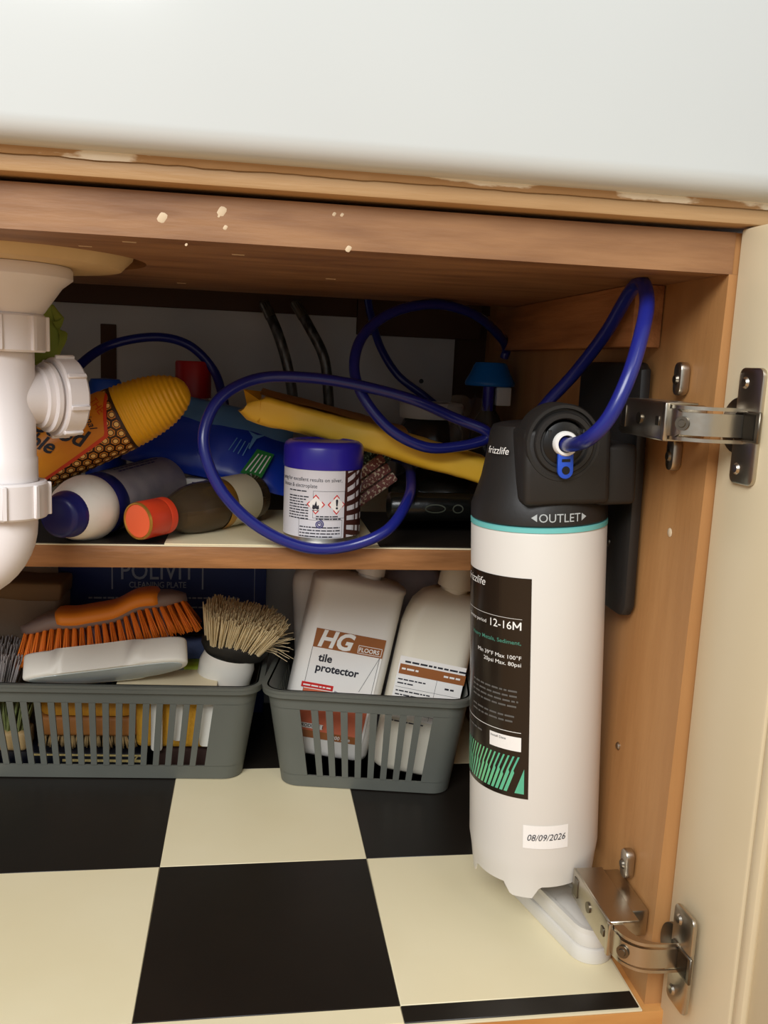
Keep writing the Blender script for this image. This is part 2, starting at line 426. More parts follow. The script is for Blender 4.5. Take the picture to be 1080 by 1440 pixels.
# ================================================================== WASTE PIPE
wp = thing('waste_pipe', 'white plastic sink waste pipe and trap hanging at left', 'pipe', V((-.176,.14,.25)))
At = M.Translation(ax)
def wpart(n, bm, m='pipe'): return ob(n, bm, m, wp, world=True)
def ring_nut(r, z0, z1, nlug, mtx, lugr=.0028):
    b = lathe([(r-.006,z0), (r-.0012,z0), (r,z0+.0015), (r,z1-.0015), (r-.0012,z1), (r-.006,z1)], 48, mtx)
    for k in range(nlug):
        a = 2*PI*(k+.3)/nlug
        bx(b, (r-.002, -lugr, z0+.001), (r+.0022, lugr*.3, z1-.001), .0006, 1, mtx @ M.Rotation(a, 4, 'Z'))
    return b
wpart('flange', lathe([(.030,.5072), (.047,.5072), (.0485,.505), (.0485,.499), (.046,.497), (.041,.493), (.034,.483), (.0285,.475), (.0265,.4725), (.022,.4725)], 56, At))
wpart('coupling_nut', ring_nut(.0295, .447, .4735, 8, At))
wpart('tailpipe', lathe([(.0212,.475), (.0212,.372), (.0222,.3705), (.0222,.35), (.0212,.349), (.0212,.33)], 48, At))
wpart('coupling_nut', ring_nut(.0288, .327, .3535, 8, At))
tp = [V((-.176,.14,.335))]+[V((-.216+.04*math.cos(a), .14, .322-.04*math.sin(a))) for a in [PI*k/22 for k in range(23)]]+[V((-.256,.14,.385)), V((-.256,.142,.400)), V((-.256,.150,.415)), V((-.256,.163,.426)), V((-.256,.180,.430)), V((-.256,.30,.430)), V((-.256,.579,.430))]
wpart('trap_bend', tube(tp, .0214, 40))
Bd = V((.80, .58, .02)).normalized(); Bm = frame(V((-.176,.14,.4135)), Bd, (0,0,1))
wpart('branch_stub', lathe([(.0195,.0), (.0195,.024), (.0225,.025), (.0225,.029), (.026,.030), (.026,.033), (.0232,.0335), (.0232,.036)], 48, Bm))
wpart('branch_nut', ring_nut(.0298, .0355, .052, 8, Bm))
wpart('branch_cap', lathe([(0,.053), (.024,.053), (.0255,.050), (.0255,.04)], 40, Bm))
# green cloth tucked behind the pipe
gc = bmesh.new(); q = []
op = [V((-0.1612,0.2000,0.4817)), V((-0.1537,0.2000,0.4832)), V((-0.1474,0.2050,0.4745)), V((-0.1529,0.1950,0.4722)), V((-0.1519,0.2000,0.4681)), V((-0.1480,0.2100,0.4619)), V((-0.1511,0.2050,0.4450)), V((-0.1566,0.2000,0.4381)), V((-0.1700,0.2000,0.4376)), V((-0.1688,0.1900,0.4604))]
f = gc.faces.new([gc.verts.new(p) for p in op]); bmesh.ops.triangulate(gc, faces=[f])
bmesh.ops.subdivide_edges(gc, edges=gc.edges[:], cuts=3, use_grid_fill=True)
jitter(gc, .004, 60)
g = bmesh.ops.extrude_face_region(gc, geom=gc.faces[:])
for v in g['geom']:
    if isinstance(v, bmesh.types.BMVert): v.co += V((.001, .004, 0))
tag(ob('cleaning_cloth', gc, 'green_cloth'), 'crumpled olive green cloth tucked behind the white waste pipe', 'cloth')

# ================================================================== SHELF
SZ = .2915
shelf = thing('shelf', 'brown wooden middle shelf lined with checked vinyl', 'shelf', V((-.1,.4,.271)))
ob('board', box((-.512, .215, .2705), (.2925, .579, .2895), .001), 'wood_shelf', shelf, world=True)
ob('liner_backing', box((-.512, .2145, .2895), (.2915, .579, .2905), .0003), 'lino_edge', shelf, world=True)
sc_ = [-.512, -.44, -.255, -.07, .115, .2915]; sr = [.2165, .40, .579]
for j in range(2):
    for i in range(5):
        ob('tile', box((sc_[i]+.0002, sr[j]+.0002, .2905), (sc_[i+1]-.0002, sr[j+1]-.0002, SZ), .0003, 1), 'tile_black' if (i+j) % 2 == 0 else 'tile_cream', shelf, world=True)

# ================================================================== WATER FILTER
F0 = V((0.2368,0.1110,0.0473))+V((.001,0,.0085)); F1 = V((0.2209,0.1110,0.3310))+V((.001,0,.0085))
Fm = frame(F0, F1-F0, (0,1,0)); L = (F1-F0).length; FR = .0519
fl = thing('water_filter', 'tall white water filter canister with black head, teal ring and black label', 'water filter', Fm)
def foot(p, a, r, z):
    if z < .0005:
        d = (math.degrees(a)-242) % 72; d = min(d, 72-d)
        p.z -= .0095*max(0, min(1, (17-d)/7))
    return p
ob('canister', lathe([(.030,.010), (.046,.010), (.0475,0), (.0485,0), (.0505,.012), (FR,.022), (FR,L-.006), (FR-.0008,L-.004)], 120, fn=foot), 'white_plastic', fl)
ob('teal_ring', lathe([(FR-.002,L-.004), (FR+.0003,L-.004), (FR+.0003,L-.0006), (FR-.002,L)], 64), 'teal', fl)
ob('head', lathe([(FR-.001,L), (FR+.0002,L+.0012), (FR,L+.010), (.0490,L+.018), (.0445,L+.031), (.0415,L+.044), (.0390,L+.058), (.0378,L+.066), (.0355,L+.0705), (.030,L+.072), (0,L+.073)], 64), 'black_plastic', fl)
hb = box((-.0285, -.0535, L+.016), (.036, 0, L+.0715), .005, 3)
ob('head_block', hb, 'black_plastic', fl)
fn = bmesh.new()
for k in range(9): bx(fn, (-.012+k*.0042, -.0552, L+.062), (-.0095+k*.0042, -.050, L+.0705), .0004, 1)
ob('vent_fins', fn, 'black_plastic', fl)
# outlet port: stepped rings, recess, white collet, blue clip
Pc = Fm.inverted() @ V((0.2181,0.0540,0.4003))
Pm = frame(V((Pc.x, -.050, Pc.z)), (0,-1,0), (0,0,1))
po = lathe([(.0278,-.02), (.0278,.002), (.0268,.004), (.0246,.004), (.0240,.0005), (.0222,.0005), (.0216,.0055), (.0208,.0065), (.0180,.0065), (.0172,.0055), (.0165,-.004), (0,-.004)], 64, Pm)
ob('outlet_port', po, 'black_plastic', fl)
ob('port_recess', lathe([(.0164,-.003), (.0150,.004), (.011,.0055), (0,.0055)], 40, Pm), 'black_recess', fl)
ob('collet', lathe([(.0088,.0045), (.0088,.009), (.008,.0105), (.0062,.0105), (.0058,.009), (.0058,.0055)], 32, Pm), 'white_print', fl)
cl = bmesh.new()
poly([(-.0056,-.006), (-.0056,-.019)]+[(.0056*math.cos(a), -.019+.0056*math.sin(a)) for a in [PI+PI*k/10 for k in range(1,10)]]+[(.0056,-.019), (.0056,-.006)], .006, .0092, Pm, .0006, cl)
cpart = ob('release_clip', cl, 'clip_blue', fl)
cd = lathe([(0,.0096), (.0029,.0096), (.0029,.009)], 16, Pm @ M.Translation(V((0,-.0185,0))))
bx(cd, (-.003,-.0125,.0088), (.003,-.0105,.0096), 0, 1, Pm)
ob('clip_hole', cd, 'black_recess', cpart)
# arm to the wall plate, wall plate (local axes of the canister are near the cupboard's)
ob('bracket_arm', box((.028, -.0475, L+.014), (.0580, .012, L+.058), .004, 3), 'black_plastic', fl)
pl = [( .078,.276), (.083,.268), (.090,.266), (.205,.266), (.210,.272), (.210,.452), (.204,.459), (.093,.459), (.086,.454)]
pm = M(((0,0,1,0), (1,0,0,0), (0,1,0,0), (0,0,0,1)))      # local (x,y,z) -> world (y,z,x)
ob('wall_plate', poly(pl, .2835, .2925, pm, .003), 'black_plastic', fl, world=True)
ob('plate_screw', lathe([(0,.0012), (.003,.001), (.0036,0)], 14, frame((.2835,.118,.318), (-1,0,0))), 'steel_dark', fl, world=True)
# printing on the canister: u = arc length to the right, v = height
PHC = 19.3
def cyl(phi0, r, up=(0,0)):
    def f(u, v, off=.0004):
        a = R(phi0)-u/FR          # angle from -y towards -x
        return V((-(r+off)*math.sin(a), -(r+off)*math.cos(a), v))
    return f
def onf(items, m, name, parent, phi0, off):
    g = cyl(phi0, FR); q = (lambda v: .0745+(v-.060)*.8665) if phi0 == PH else (lambda v: v)
    return ob(name, flat(items, lambda u, v: g(u, q(v), off)), m, parent, smooth=False)
PH = 22.6; lab0, lab1 = .060, .2585
lb = onf([grid(-.092, lab0, 0, lab1, 40, 8)], 'label_black', 'label', fl, PH, .0003)
pr = [T('12-16', .0098, -.0142, .2130, bold=.003, align='RIGHT', sx=.90), segline(-.0130,.2130,-.0130,.2200,.0011), segline(-.0075,.2130,-.0075,.2200,.0011), segline(-.0131,.2199,-.01025,.2150,.0011), segline(-.0074,.2199,-.01025,.2150,.0011)]
pr += [T('frizzlife', .0100, -.0390, .2470, shear=.25, align='RIGHT'), grid(-.07, .2225, -.0065, .2228, 20, 1), grid(-.072, .1205, -.0060, .1210, 20, 1)]
pr += [T('Min 39°F Max 100°F', .0050, -.0065, .1865, align='RIGHT'), T('20psi Max. 80psi', .0050, -.0065, .1805, align='RIGHT'), T('Service period', .0046, -.0372, .2140, align='RIGHT')]
onf(pr, 'white_print', 'lettering', lb, PH, .0006)
onf([T('Heavy Metals, Sediment,', .0050, -.0068, .2000, bold=.01, align='RIGHT')], 'teal_print', 'lettering', lb, PH, .0006)
rnd = random.Random(3)
onf(small_print(-.055, -.0085, .157, .0016, .0046, [1, .98, 1, .9, 0, .95, .8], rnd)+small_print(-.07, -.04, .112, .0016, .0046, [.9], rnd), 'grey_print', 'small_print', lb, PH, .0006)
onf([grid(-.0325, .1035, -.0058, .1165, 10, 1)], 'paper', 'date_box', lb, PH, .0006)
onf([T('Install Date', .0030, -.0315, .1128)], 'ink', 'lettering', lb, PH, .0009)
st = []
for k in range(17):
    u = -.0034-k*.0039; lean = .0105; z0_, z1_ = .0645, .0985
    ws, wl = .0009, .00105+.0004*max(0, 1-k/11)
    mid = .55 if k % 3 else .45
    A = lambda t, wd: (u-lean*(1-t), wd)
    pts = [(u-lean-wl, z0_), (u-lean+wl*.9, z0_), (u-lean*(1-mid)+wl*.9, z0_+(z1_-z0_)*mid), (u-lean*(1-mid)+ws*.7, z0_+(z1_-z0_)*(mid+.06)), (u+ws*.6, z1_), (u-ws, z1_), (u-lean*(1-mid)-ws, z0_+(z1_-z0_)*(mid+.06)), (u-lean*(1-mid)-wl, z0_+(z1_-z0_)*mid)]
    pts = [(min(p[0], -.0032), p[1]) for p in pts]
    if k == 0: pts = [(-.0032,z0_), (-.0032,z0_+.0235), (-.0104,z0_)]
    st.append(P2(*pts))
onf(st, 'green_print', 'stripe_print', lb, PH, .0006)
stk = onf([grid(-.0175, .0345, .0175, .0535, 12, 2)], 'paper', 'date_sticker', fl, 7.0, .0004)
onf([T('08/09/2026', .0074, 0, .0415, shear=.3, align='CENTER', rot=.03, sx=.88)], 'ink', 'lettering', stk, 7.0, .0007)
K['outlet_print'] = mat('outlet_print', (176,182,182), .5)
onf([T('OUTLET', .0088, 0, L+.0042, bold=.002, align='CENTER', sx=.95)], 'outlet_print', 'lettering', fl, 1.0, .0006)
onf([P2((-.0208,L+.0073), (-.0166,L+.0045), (-.0166,L+.0101))], 'outlet_print', 'arrow_print', fl, 1.0, .0006)
onf([P2((.0208,L+.0073), (.0166,L+.0101), (.0166,L+.0045))], 'outlet_print', 'arrow_print', fl, 1.0, .0006)
hg_ = lambda u, v: V((-(.0425+.0008)*math.sin(R(64)-u/.0425), -(.0425+.0008)*math.cos(R(64)-u/.0425), v))
ob('brand_lettering', flat([T('frizzlife', .0076, 0, L+.051, shear=.25, align='CENTER')], hg_), 'white_print', fl, smooth=False)

# ================================================================== BLUE TUBES
p0 = Fm @ (Pm @ V((0,0,.004))); p1 = Fm @ (Pm @ V((0,0,.016)))
ot = [p0, p1, V((0.2175,0.0120,0.4070)), V((0.2258,0.0000,0.4220)), V((0.2367,0.0000,0.4484)), V((0.2481,0.0120,0.4758)), V((0.2581,0.0300,0.4975)), V((0.2624,0.0500,0.5117)), V((0.2646,0.0750,0.5069)), V((0.2637,0.1100,0.4801)), V((0.2565,0.1500,0.4489)), V((0.2449,0.1850,0.4200)), V((0.2362,0.2050,0.3940)), V((0.2346,0.2120,0.3569)), V((0.2381,0.2200,0.3225))]
rt = [V((0.1359,0.5450,0.5325)), V((0.1415,0.5400,0.5050)), V((0.1528,0.5300,0.4693)), V((0.1743,0.5200,0.4367)), V((0.2075,0.5150,0.4128)), V((0.2387,0.5150,0.3866)), V((0.2571,0.5150,0.3440)), V((0.2620,0.5100,0.3167))]
tag(ob('water_tube', tube(spline(rt, 8), .0048, 14), 'tube_blue'), 'short blue plastic tube curving down the back wall behind the white jar lid', 'tube')
tag(ob('water_tube', tube(spline(ot, 8), .0050, 14), 'tube_blue'), 'blue plastic tube arching up from the filter outlet port', 'tube')
lp = [V((-0.1892,0.4000,0.4014)), V((-0.1795,0.4200,0.4284)), V((-0.1514,0.4500,0.4552)), V((-0.1048,0.4600,0.4673)), V((-0.0673,0.4600,0.4607)), V((-0.0405,0.4600,0.4352)), V((-0.0291,0.4500,0.4052)), V((-0.0202,0.4500,0.3745)), V((0.0232,0.4550,0.3438)), V((0.0933,0.4400,0.3474)), V((0.1431,0.4000,0.3531)), V((0.1585,0.3450,0.3507)), V((0.1534,0.2900,0.3433)), V((0.1416,0.2350,0.3310)), V((0.1195,0.2060,0.3083)), V((0.0858,0.2040,0.2939)), V((0.0492,0.2040,0.2922)), V((0.0098,0.2050,0.3087)), V((-0.0202,0.2050,0.3366)), V((-0.0359,0.2080,0.3687)), V((-0.0359,0.2150,0.3947)), V((-0.0219,0.2250,0.4183)), V((0.0076,0.2400,0.4328)), V((0.0478,0.2500,0.4349)), V((0.0920,0.2500,0.4304)), V((0.1439,0.2500,0.4192)), V((0.1851,0.2550,0.4037)), V((0.2125,0.2500,0.3940)), V((0.2149,0.2520,0.3861)), V((0.1921,0.2500,0.3790)), V((0.1587,0.2480,0.3769)), V((0.1254,0.2480,0.3913)), V((0.1008,0.2550,0.4186)), V((0.0922,0.2680,0.4464)), V((0.1028,0.2900,0.4759)), V((0.1336,0.3100,0.4990)), V((0.1795,0.3350,0.5094)), V((0.2242,0.3600,0.5026)), V((0.2620,0.4000,0.4848)), V((0.2779,0.4250,0.4723)), V((0.2776,0.4300,0.4622))]
tag(ob('water_tube', tube(spline(lp, 8), .0049, 14), 'tube_blue'), 'long blue plastic tube looping over the shelf clutter to the bright blue cap', 'tube')

# ================================================================== HINGES
def make_hinge():
    """origin on the side panel's front edge at hinge height; x to the right, y into the cupboard"""
    h = thing('cabinet_hinge', 'nickel concealed hinge joining door and side panel beside the filter head', 'hinge', V((.296, 0, .4215)), 'cupboard door hinges')
    lug = bmesh.new()
    for s in (1, -1):
        c = s*.025 + (.002 if s > 0 else 0)
        poly(rrect(.0115, .023, .0056, 5, .040, c), -.0072, 0, M(((0,0,1,0), (1,0,0,0), (0,1,0,0), (0,0,0,1))), .0016, lug)
    bx(lug, (-.020, .006, -.0105), (0, .060, .0105), .002, 2)
    mp = ob('mounting_plate', lug, 'steel', h)
    for s in (1, -1):
        ob('plate_screw', lathe([(0,.0018), (.0028,.0016), (.0038,0)], 14, frame((-.0072, .040, s*.0265), (-1,0,0))), 'steel_dark', mp)
    arm = bmesh.new()      # pressed U channel: top, two flanges
    bx(arm, (-.0365, -.008, -.0115), (-.0343, .062, .0115), .0009, 2)
    for s in (-1, 1): bx(arm, (-.0360, -.008, s*.0115-.0009), (-.014, .060, s*.0115+.0009), .0006, 1)
    bx(arm, (-.0377, -.0105, -.0122), (-.0341, -.006, .0122), .0012, 2)
    ar = ob('arm', arm, 'steel', h)
    ob('adjusting_slot', box((-.0371, .050, -.0075), (-.0363, .057, .0075), .0003, 1), 'steel_dark', ar)
    ob('arm_screw', lathe([(0,.0012), (.004,.0011), (.004,0)], 18, frame((-.0365,.028,0), (-1,0,0))), 'steel_dark', ar)
    lk = bmesh.new()       # knuckle links from the arm to the cup
    prof = [V((-.0345,.012,0)), V((-.0350,-.006,0)), V((-.0325,-.020,0)), V((-.0235,-.0295,0)), V((-.010,-.0325,0)), V((.003,-.0325,0))]
    pts = spline(prof, 5)
    for wdt, off in ((.0085, 0), ):
        rw = []
        for i, p in enumerate(pts):
            d = (pts[min(i+1, len(pts)-1)]-pts[max(i-1,0)]).normalized(); n_ = V((d.y, -d.x, 0))
            wd = wdt if i < 10 else wdt*.82
            rw.append([lk.verts.new(p+n_*a+V((0,0,b))) for a, b in ((0,-wd), (0,wd), (-.0025,wd), (-.0025,-wd))])
        for A, B in zip(rw, rw[1:]):
            for k in range(4): lk.faces.new((A[k], A[(k+1)%4], B[(k+1)%4], B[k]))
        lk.faces.new(rw[0]); lk.faces.new(rw[-1])
    for s in (-1, 1):
        rw = []
        for i, p in enumerate(pts[3:]):
            zz = s*.0098
            rw.append([lk.verts.new(p+V((.001,0,zz-.0011))), lk.verts.new(p+V((.001,0,zz+.0011))), lk.verts.new(p+V((.0085,.001,zz+.0011))), lk.verts.new(p+V((.0085,.001,zz-.0011)))])
        for A, B in zip(rw, rw[1:]):
            for k in range(4): lk.faces.new((A[k], A[(k+1)%4], B[(k+1)%4], B[k]))
        lk.faces.new(rw[0]); lk.faces.new(rw[-1])
    lo = ob('link_arm', lk, 'steel', h)
    bt_ = bmesh.new()
    bp = pts[12]; lathe([(0,.0018), (.0022,.0018), (.0026,.001), (.0044,.001), (.0044,0)], 18, frame(pts[11]+V((-.0004,-.0004,0)), (-.75,-.66,0)), bm=bt_)
    ob('rivet', bt_, 'steel_dark', lo)
    sq = bx(bmesh.new(), (-.0375,-.0025,-.0030), (-.0365,.0030,.0030), .0003, 1)
    ob('adjusting_slot', sq, 'steel_dark', lo)
    # cup and flange on the door (door leans 3 degrees past square)
    Dm = M.Translation(V((.0055, -.002, 0))) @ M.Rotation(R(3), 4, 'Z')
    yz = M(((0,0,1,0), (1,0,0,0), (0,1,0,0), (0,0,0,1)))
    cu = poly([(-.0215+.0176*math.cos(a), .0176*math.sin(a)) for a in [2*PI*k/36 for k in range(36)]], -.0022, .0012, yz, .0006)
    bx(cu, (-.0040,-.046,-.0095), (-.0018,-.022,.0095), .0006, 1)
    cu.transform(Dm); co_ = ob('cup', cu, 'steel_dark', h)
    fp = poly(rrect(.0245, .0715, .0050, 5, -.0315, 0), -.0030, .0002, yz, .0009); fp.transform(Dm)
    pf = ob('door_plate', fp, 'steel', h)
    wl = bmesh.new()
    bx(wl, (-.0040,-.043,-.0082), (-.0029,-.021,.0082), .0004, 1, Dm)
    ob('cup_opening', wl, 'black_recess', pf)
    for s in (1, -1): ob('plate_screw', lathe([(0,.0016), (.0026,.0014), (.0038,0)], 14, Dm @ frame((-.0030, -.0265, s*.0265), (-1,0,0))), 'steel', pf)
    return h
hin = make_hinge()
h2 = copy_tree(hin); h2.matrix_world = M.Translation(V((.2905, .0, .0605))); h2['label'] = 'nickel concealed hinge low on the side panel beside the white bar, unfolded'

# ================================================================== WHITE BAR ON THE FLOOR
cA, cB = V((.2705, .058, .0026)), V((.2460, .150, .0026))
Cm = frame(cA, (0,0,1), x=cB-cA); cl_ = (cB-cA).length
cb = thing('alarm_bar', 'white plastic rounded bar lying on the cream tile under the filter', 'device', Cm)
def stad(l, w): return [(l+w*math.cos(a), w*math.sin(a)) for a in [-PI/2+PI*k/14 for k in range(15)]]+[(w*math.cos(a), w*math.sin(a)) for a in [PI/2+PI*k/14 for k in range(15)]]
ob('tray', poly(stad(cl_, .0175), 0, .0125, None, .0012), 'white_plastic', cb)
ob('body', poly(stad(cl_, .0160), .0125, .0245, None, .0012), 'white_plastic', cb)
rg = bmesh.new(); so, si = stad(cl_, .0160), stad(cl_, .0128)
ro = [[rg.verts.new((p[0], p[1], z)) for p in q] for q, z in ((so,.0235), (so,.0278), (si,.0278), (si,.0235))]
for A, B in zip(ro, ro[1:]):
    for k in range(len(A)): rg.faces.new((A[k], A[(k+1) % len(A)], B[(k+1) % len(A)], B[k]))
ob('raised_edge', rg, 'white_plastic', cb)
ob('cover', poly([p for p in stad(.026, .0125)], .0240, .0262, None, .0004), 'white_plastic', cb)

# ================================================================== SHELF THINGS
# tin of polish
tc = V((.0660, .2520, SZ)); TR = .0345
tin = thing('polish_tin', 'pale printed tin of polish with a blue plastic lid at the shelf edge', 'tin', tc)
ob('body', lathe([(0,.0005), (TR-.002,.0), (TR,.0015), (TR-.0006,.004), (TR-.0006,.066), (TR-.003,.067)], 56), 'tin_metal', tin)
ob('lid', lathe([(TR-.001,.066), (TR+.0008,.0655), (TR+.0012,.068), (TR+.0012,.083), (TR-.0002,.0865), (TR-.003,.0885), (TR-.006,.089), (TR-.0075,.0878), (0,.0878)], 56), 'lid_purple', tin)
tphi = math.degrees(math.atan2(tc.x, tc.y+.541))
def ontin(items, m, name, parent, off):
    def f(u, v):
        a = R(tphi)-u/TR; return V((-(TR+off)*math.sin(a), -(TR+off)*math.cos(a), v))
    return ob(name, flat(items, f), m, parent, smooth=False)
tl = ontin([grid(-.075, .006, .0205, .0652, 40, 2)], 'tin_label', 'label', tin, .0002)
ontin([grid(.0205, .006, .075, .0652, 24, 2)], 'tin_brown', 'label', tin, .0002)
wd = []
for k in range(8):
    a_, b_ = -.031+k*.0083, -.031+k*.0083+.0040
    cols_ = [(.0232, 1), (.030, 1.10), (.038, 1.25), (.047, 1.45), (.055, 1.6)]
    for (ua, qa), (ub, qb) in zip(cols_, cols_[1:]):
        f_ = lambda t_, q: .036+t_*q+.006*(q-1)*2
        wd.append(P2((ua, f_(a_, qa)), (ub, f_(a_, qb)), (ub, f_(b_, qb)), (ua, f_(b_, qa))))
wd = [([(u, max(.0065, min(.0648, v))) for u, v in w_[0]], w_[1]) for w_ in wd]
ontin(wd, 'tin_label', 'ray_print', tin, .0004)
ontin([T('caring for excellent results on silver,', .0048, .0175, .0555, align='RIGHT', sx=.9), T('bronze & electroplate', .0048, -.0045, .0500, align='RIGHT', sx=.9)], 'ink', 'lettering', tl, .0004)
rnd = random.Random(5)
ontin(small_print(-.033, -.012, .0462, .0010, .0024, [.7, 0, 1, .9, .7, 1, .85, 1, .95, 1, .9], rnd)+small_print(-.005, .017, .0248, .0010, .0022, [.9, 1], rnd)+small_print(-.02, .0165, .0150, .0010, .0027, [1, .9, 1, .8], rnd)+outline(-.021, .0068, .0185, .0222, .00025, 10)+outline(-.008, .0238, .0205, .0475, .00025, 8), 'ink', 'small_print', tl, .0004)
dia = []; inner = []
for cx in (-.0055, .0128):
    h_ = .0088
    dia.append(P2((cx,.0358-h_), (cx+h_*.92,.0358), (cx,.0358+h_), (cx-h_*.92,.0358)))
    h_ = .0074; inner.append(P2((cx,.0358-h_), (cx+h_*.92,.0358), (cx,.0358+h_), (cx-h_*.92,.0358)))
ontin(dia, 'hg_red', 'hazard_sign', tl, .0004); ontin(inner, 'paper', 'hazard_sign', tl, .0006)
fx, fy = -.0055, .0325
flm = [P2((fx-.0030,fy), (fx-.0020,fy-.0012), (fx,fy-.0003), (fx+.0020,fy-.0012), (fx+.0030,fy), (fx+.0026,fy+.0030), (fx+.0012,fy+.0020), (fx+.0004,fy+.0065), (fx-.0012,fy+.0024), (fx-.0024,fy+.0034)), grid(fx-.0028, fy-.0022, fx+.0028, fy-.0016)]
ex = .0128
flm += [P2((ex-.0011,.0395), (ex-.0005,.0345), (ex+.0005,.0345), (ex+.0011,.0395), (ex+.0006,.0405), (ex-.0006,.0405)), ([(ex+.001*math.cos(k*PI/5), .0328+.001*math.sin(k*PI/5)) for k in range(10)], [tuple(range(10))])]
ontin(flm, 'ink', 'hazard_symbol', tl, .0008)
sp_ = []
prv = None
for k in range(40):
    a = k*.36; r = .0008+.0030*k/39; c = (-.0020+r*math.cos(a), .0185+r*math.sin(a))
    if prv: sp_.append(segline(*prv, *c, .0009))
    prv = c
ontin(sp_, 'ink_blue', 'spiral_logo', tl, .0006)

# white spray bottle lying on its side, blue cap towards us
s0, s1 = V((-0.1528,0.2030,0.3153)), V((-.084, .375, .3215))
Sm = frame(s0, s1-s0, (0,0,1)); rr = .0275
sb = thing('spray_bottle', 'white bottle with navy cap lying on its side at the left of the shelf', 'bottle', Sm)
ob('cap', lathe([(0,-.002), (.013,-.0018), (.0162,-.0005), (.0178,.002), (.0182,.008), (.0186,.0085), (.0196,.012), (.0200,.018)], 40), 'navy', sb)
ob('shoulder', lathe([(.0195,.0135), (.0225,.018), (.0255,.025), (.0280,.034), (.0288,.041), (.0283,.046), (rr,.049)], 48), 'spray_white', sb)
ob('band', lathe([(rr,.048), (rr+.0003,.0485), (rr+.0003,.066), (rr,.0665)], 48), 'navy', sb)
ob('body', lathe([(rr,.066), (rr,.176), (rr-.002,.182), (0,.183)], 48), 'spray_label', sb)
rnd = random.Random(9)
lf = lambda u, v: V(((rr+.0004)*math.cos(R(80)+v/rr), (rr+.0004)*math.sin(R(80)+v/rr), u))
ob('small_print', flat(small_print(.082, .165, .012, .0018, .0048, [.8, 1, .7, .9, 1], rnd), lf), 'ink_blue', sb, smooth=False)

# glass bottle with a red screw cap lying on its side
g0, g1 = V((-0.0919,0.2156,0.3105)), V((.010, .345, .3155))
Gm = frame(g0, g1-g0, (0,0,1))
gb = thing('glass_bottle', 'clear glass bottle with a red cap and brown contents, lying down', 'bottle', Gm)
def knurl(p, a, r, z):
    k = 1+.012*math.sin(40*a) if .003 < z < .022 else 1
    return V((p.x*k, p.y*k, p.z))
cp = ob('cap', lathe([(.0148,.0006), (.0160,.0016), (.0163,.004), (.0163,.023), (.0158,.025), (.0163,.026), (.0163,.032), (.013,.033)], 80, fn=knurl), 'cap_red', gb)
ob('cap_face', lathe([(0,.0004), (.0138,.0004), (.0142,.0010)], 40), 'cap_red_face', cp)
ob('cap_rim', lathe([(.0140,.0006), (.0145,-.0004), (.0156,-.0002), (.0162,.0014), (.0155,.0022)], 40), 'gold', cp)
ob('glass', lathe([(.0125,.030), (.0130,.036), (.0165,.046), (.0210,.058), (.0232,.070), (.0236,.080), (.0236,.150), (.0215,.156), (0,.155)], 48), 'glass_brown', gb)
ob('contents', lathe([(0,.040), (.0140,.046), (.0185,.058), (.0205,.072), (.0208,.148), (0,.150)], 32, fn=lambda p,a,r,z: V((p.x, min(p.y, .002), p.z))), mat('syrup', (96,74,50), .3) and K.setdefault('syrup', bpy.data.materials['syrup']) and 'syrup', gb)
ob('label', lathe([(.0239,.096), (.0240,.097), (.0240,.140), (.0239,.141)], 48), 'label_cream', gb)
ob('label_border', lathe([(.0242,.0955), (.0243,.096), (.0243,.1045), (.0242,.105)], 48), 'gold', gb)

# yellow ridged bottle with honeycomb label
y0, y1 = V((-0.0541,0.2680,0.4210)), V((-0.1889,0.2620,0.3536))
Ym = frame(y0, y0-y1, V((0,-1,.25)))          # local +z points to the tip; +y roughly faces us
yb = thing('honeycomb_bottle', 'yellow bottle with a ridged dome cap and honeycomb label, leaning on the pile', 'bottle', Ym)
base = [(.0,0), (.006,-.0008), (.011,-.004), (.0155,-.010), (.0195,-.018), (.0230,-.028), (.0256,-.040), (.0272,-.052), (.0280,-.063), (.0283,-.071)]
prof = []
for i in range(120):
    z = -.071*i/119
    for (ra, za), (rb, zb) in zip(base, base[1:]):
        if zb <= z <= za: t = (z-za)/(zb-za); rad = ra+(rb-ra)*t; break
    z *= .86; rip = .0005*math.sin(-z*2*PI/.0043)*min(1, -z/.008)
    prof.append((max(0, rad+rip) if i else 0, z))
ob('dome_cap', lathe(prof, 56), 'yellow_wax', yb)
yr = .0286
ob('body', lathe([(.0280,-.0610), (yr,-.0618), (yr,-.064), (yr-.0005,-.12), (yr-.0010,-.185), (.020,-.19), (0,-.19)], 56), 'label_brown', yb)
def ony(items, m, name, parent, off):
    def f(u, v):     # u around (right when upright), v along axis
        a = R(90)+u/yr; rad = yr+off
        return V((rad*math.cos(a), rad*math.sin(a), min(v+yshift, -.0635)))
    return ob(name, flat(items, f), m, parent, smooth=False)
yshift = .010
hx1, hx2 = [], []
hs = .0049
for r_ in range(16):
    for c_ in range(-10, 11):
        u = c_*hs*1.78+(hs*.89 if r_ % 2 else 0); v = -.0765-r_*hs*1.54
        hx1.append(([(u+hs*.80*math.cos(R(30+60*k)), v+hs*.80*math.sin(R(30+60*k))) for k in range(6)], [tuple(range(6))]))
        hx2.append(([(u+hs*.42*math.cos(R(45*k)), v+hs*.42*math.sin(R(45*k))) for k in range(8)], [tuple(range(8))]))
hx3 = [([(x0*0+(x-c[0])*1.38+c[0], (y-c[1])*1.38+c[1]) for x, y in q[0]], q[1]) for q in hx2 for c in [(sum(p[0] for p in q[0])/8, sum(p[1] for p in q[0])/8)] for x0 in [0]]
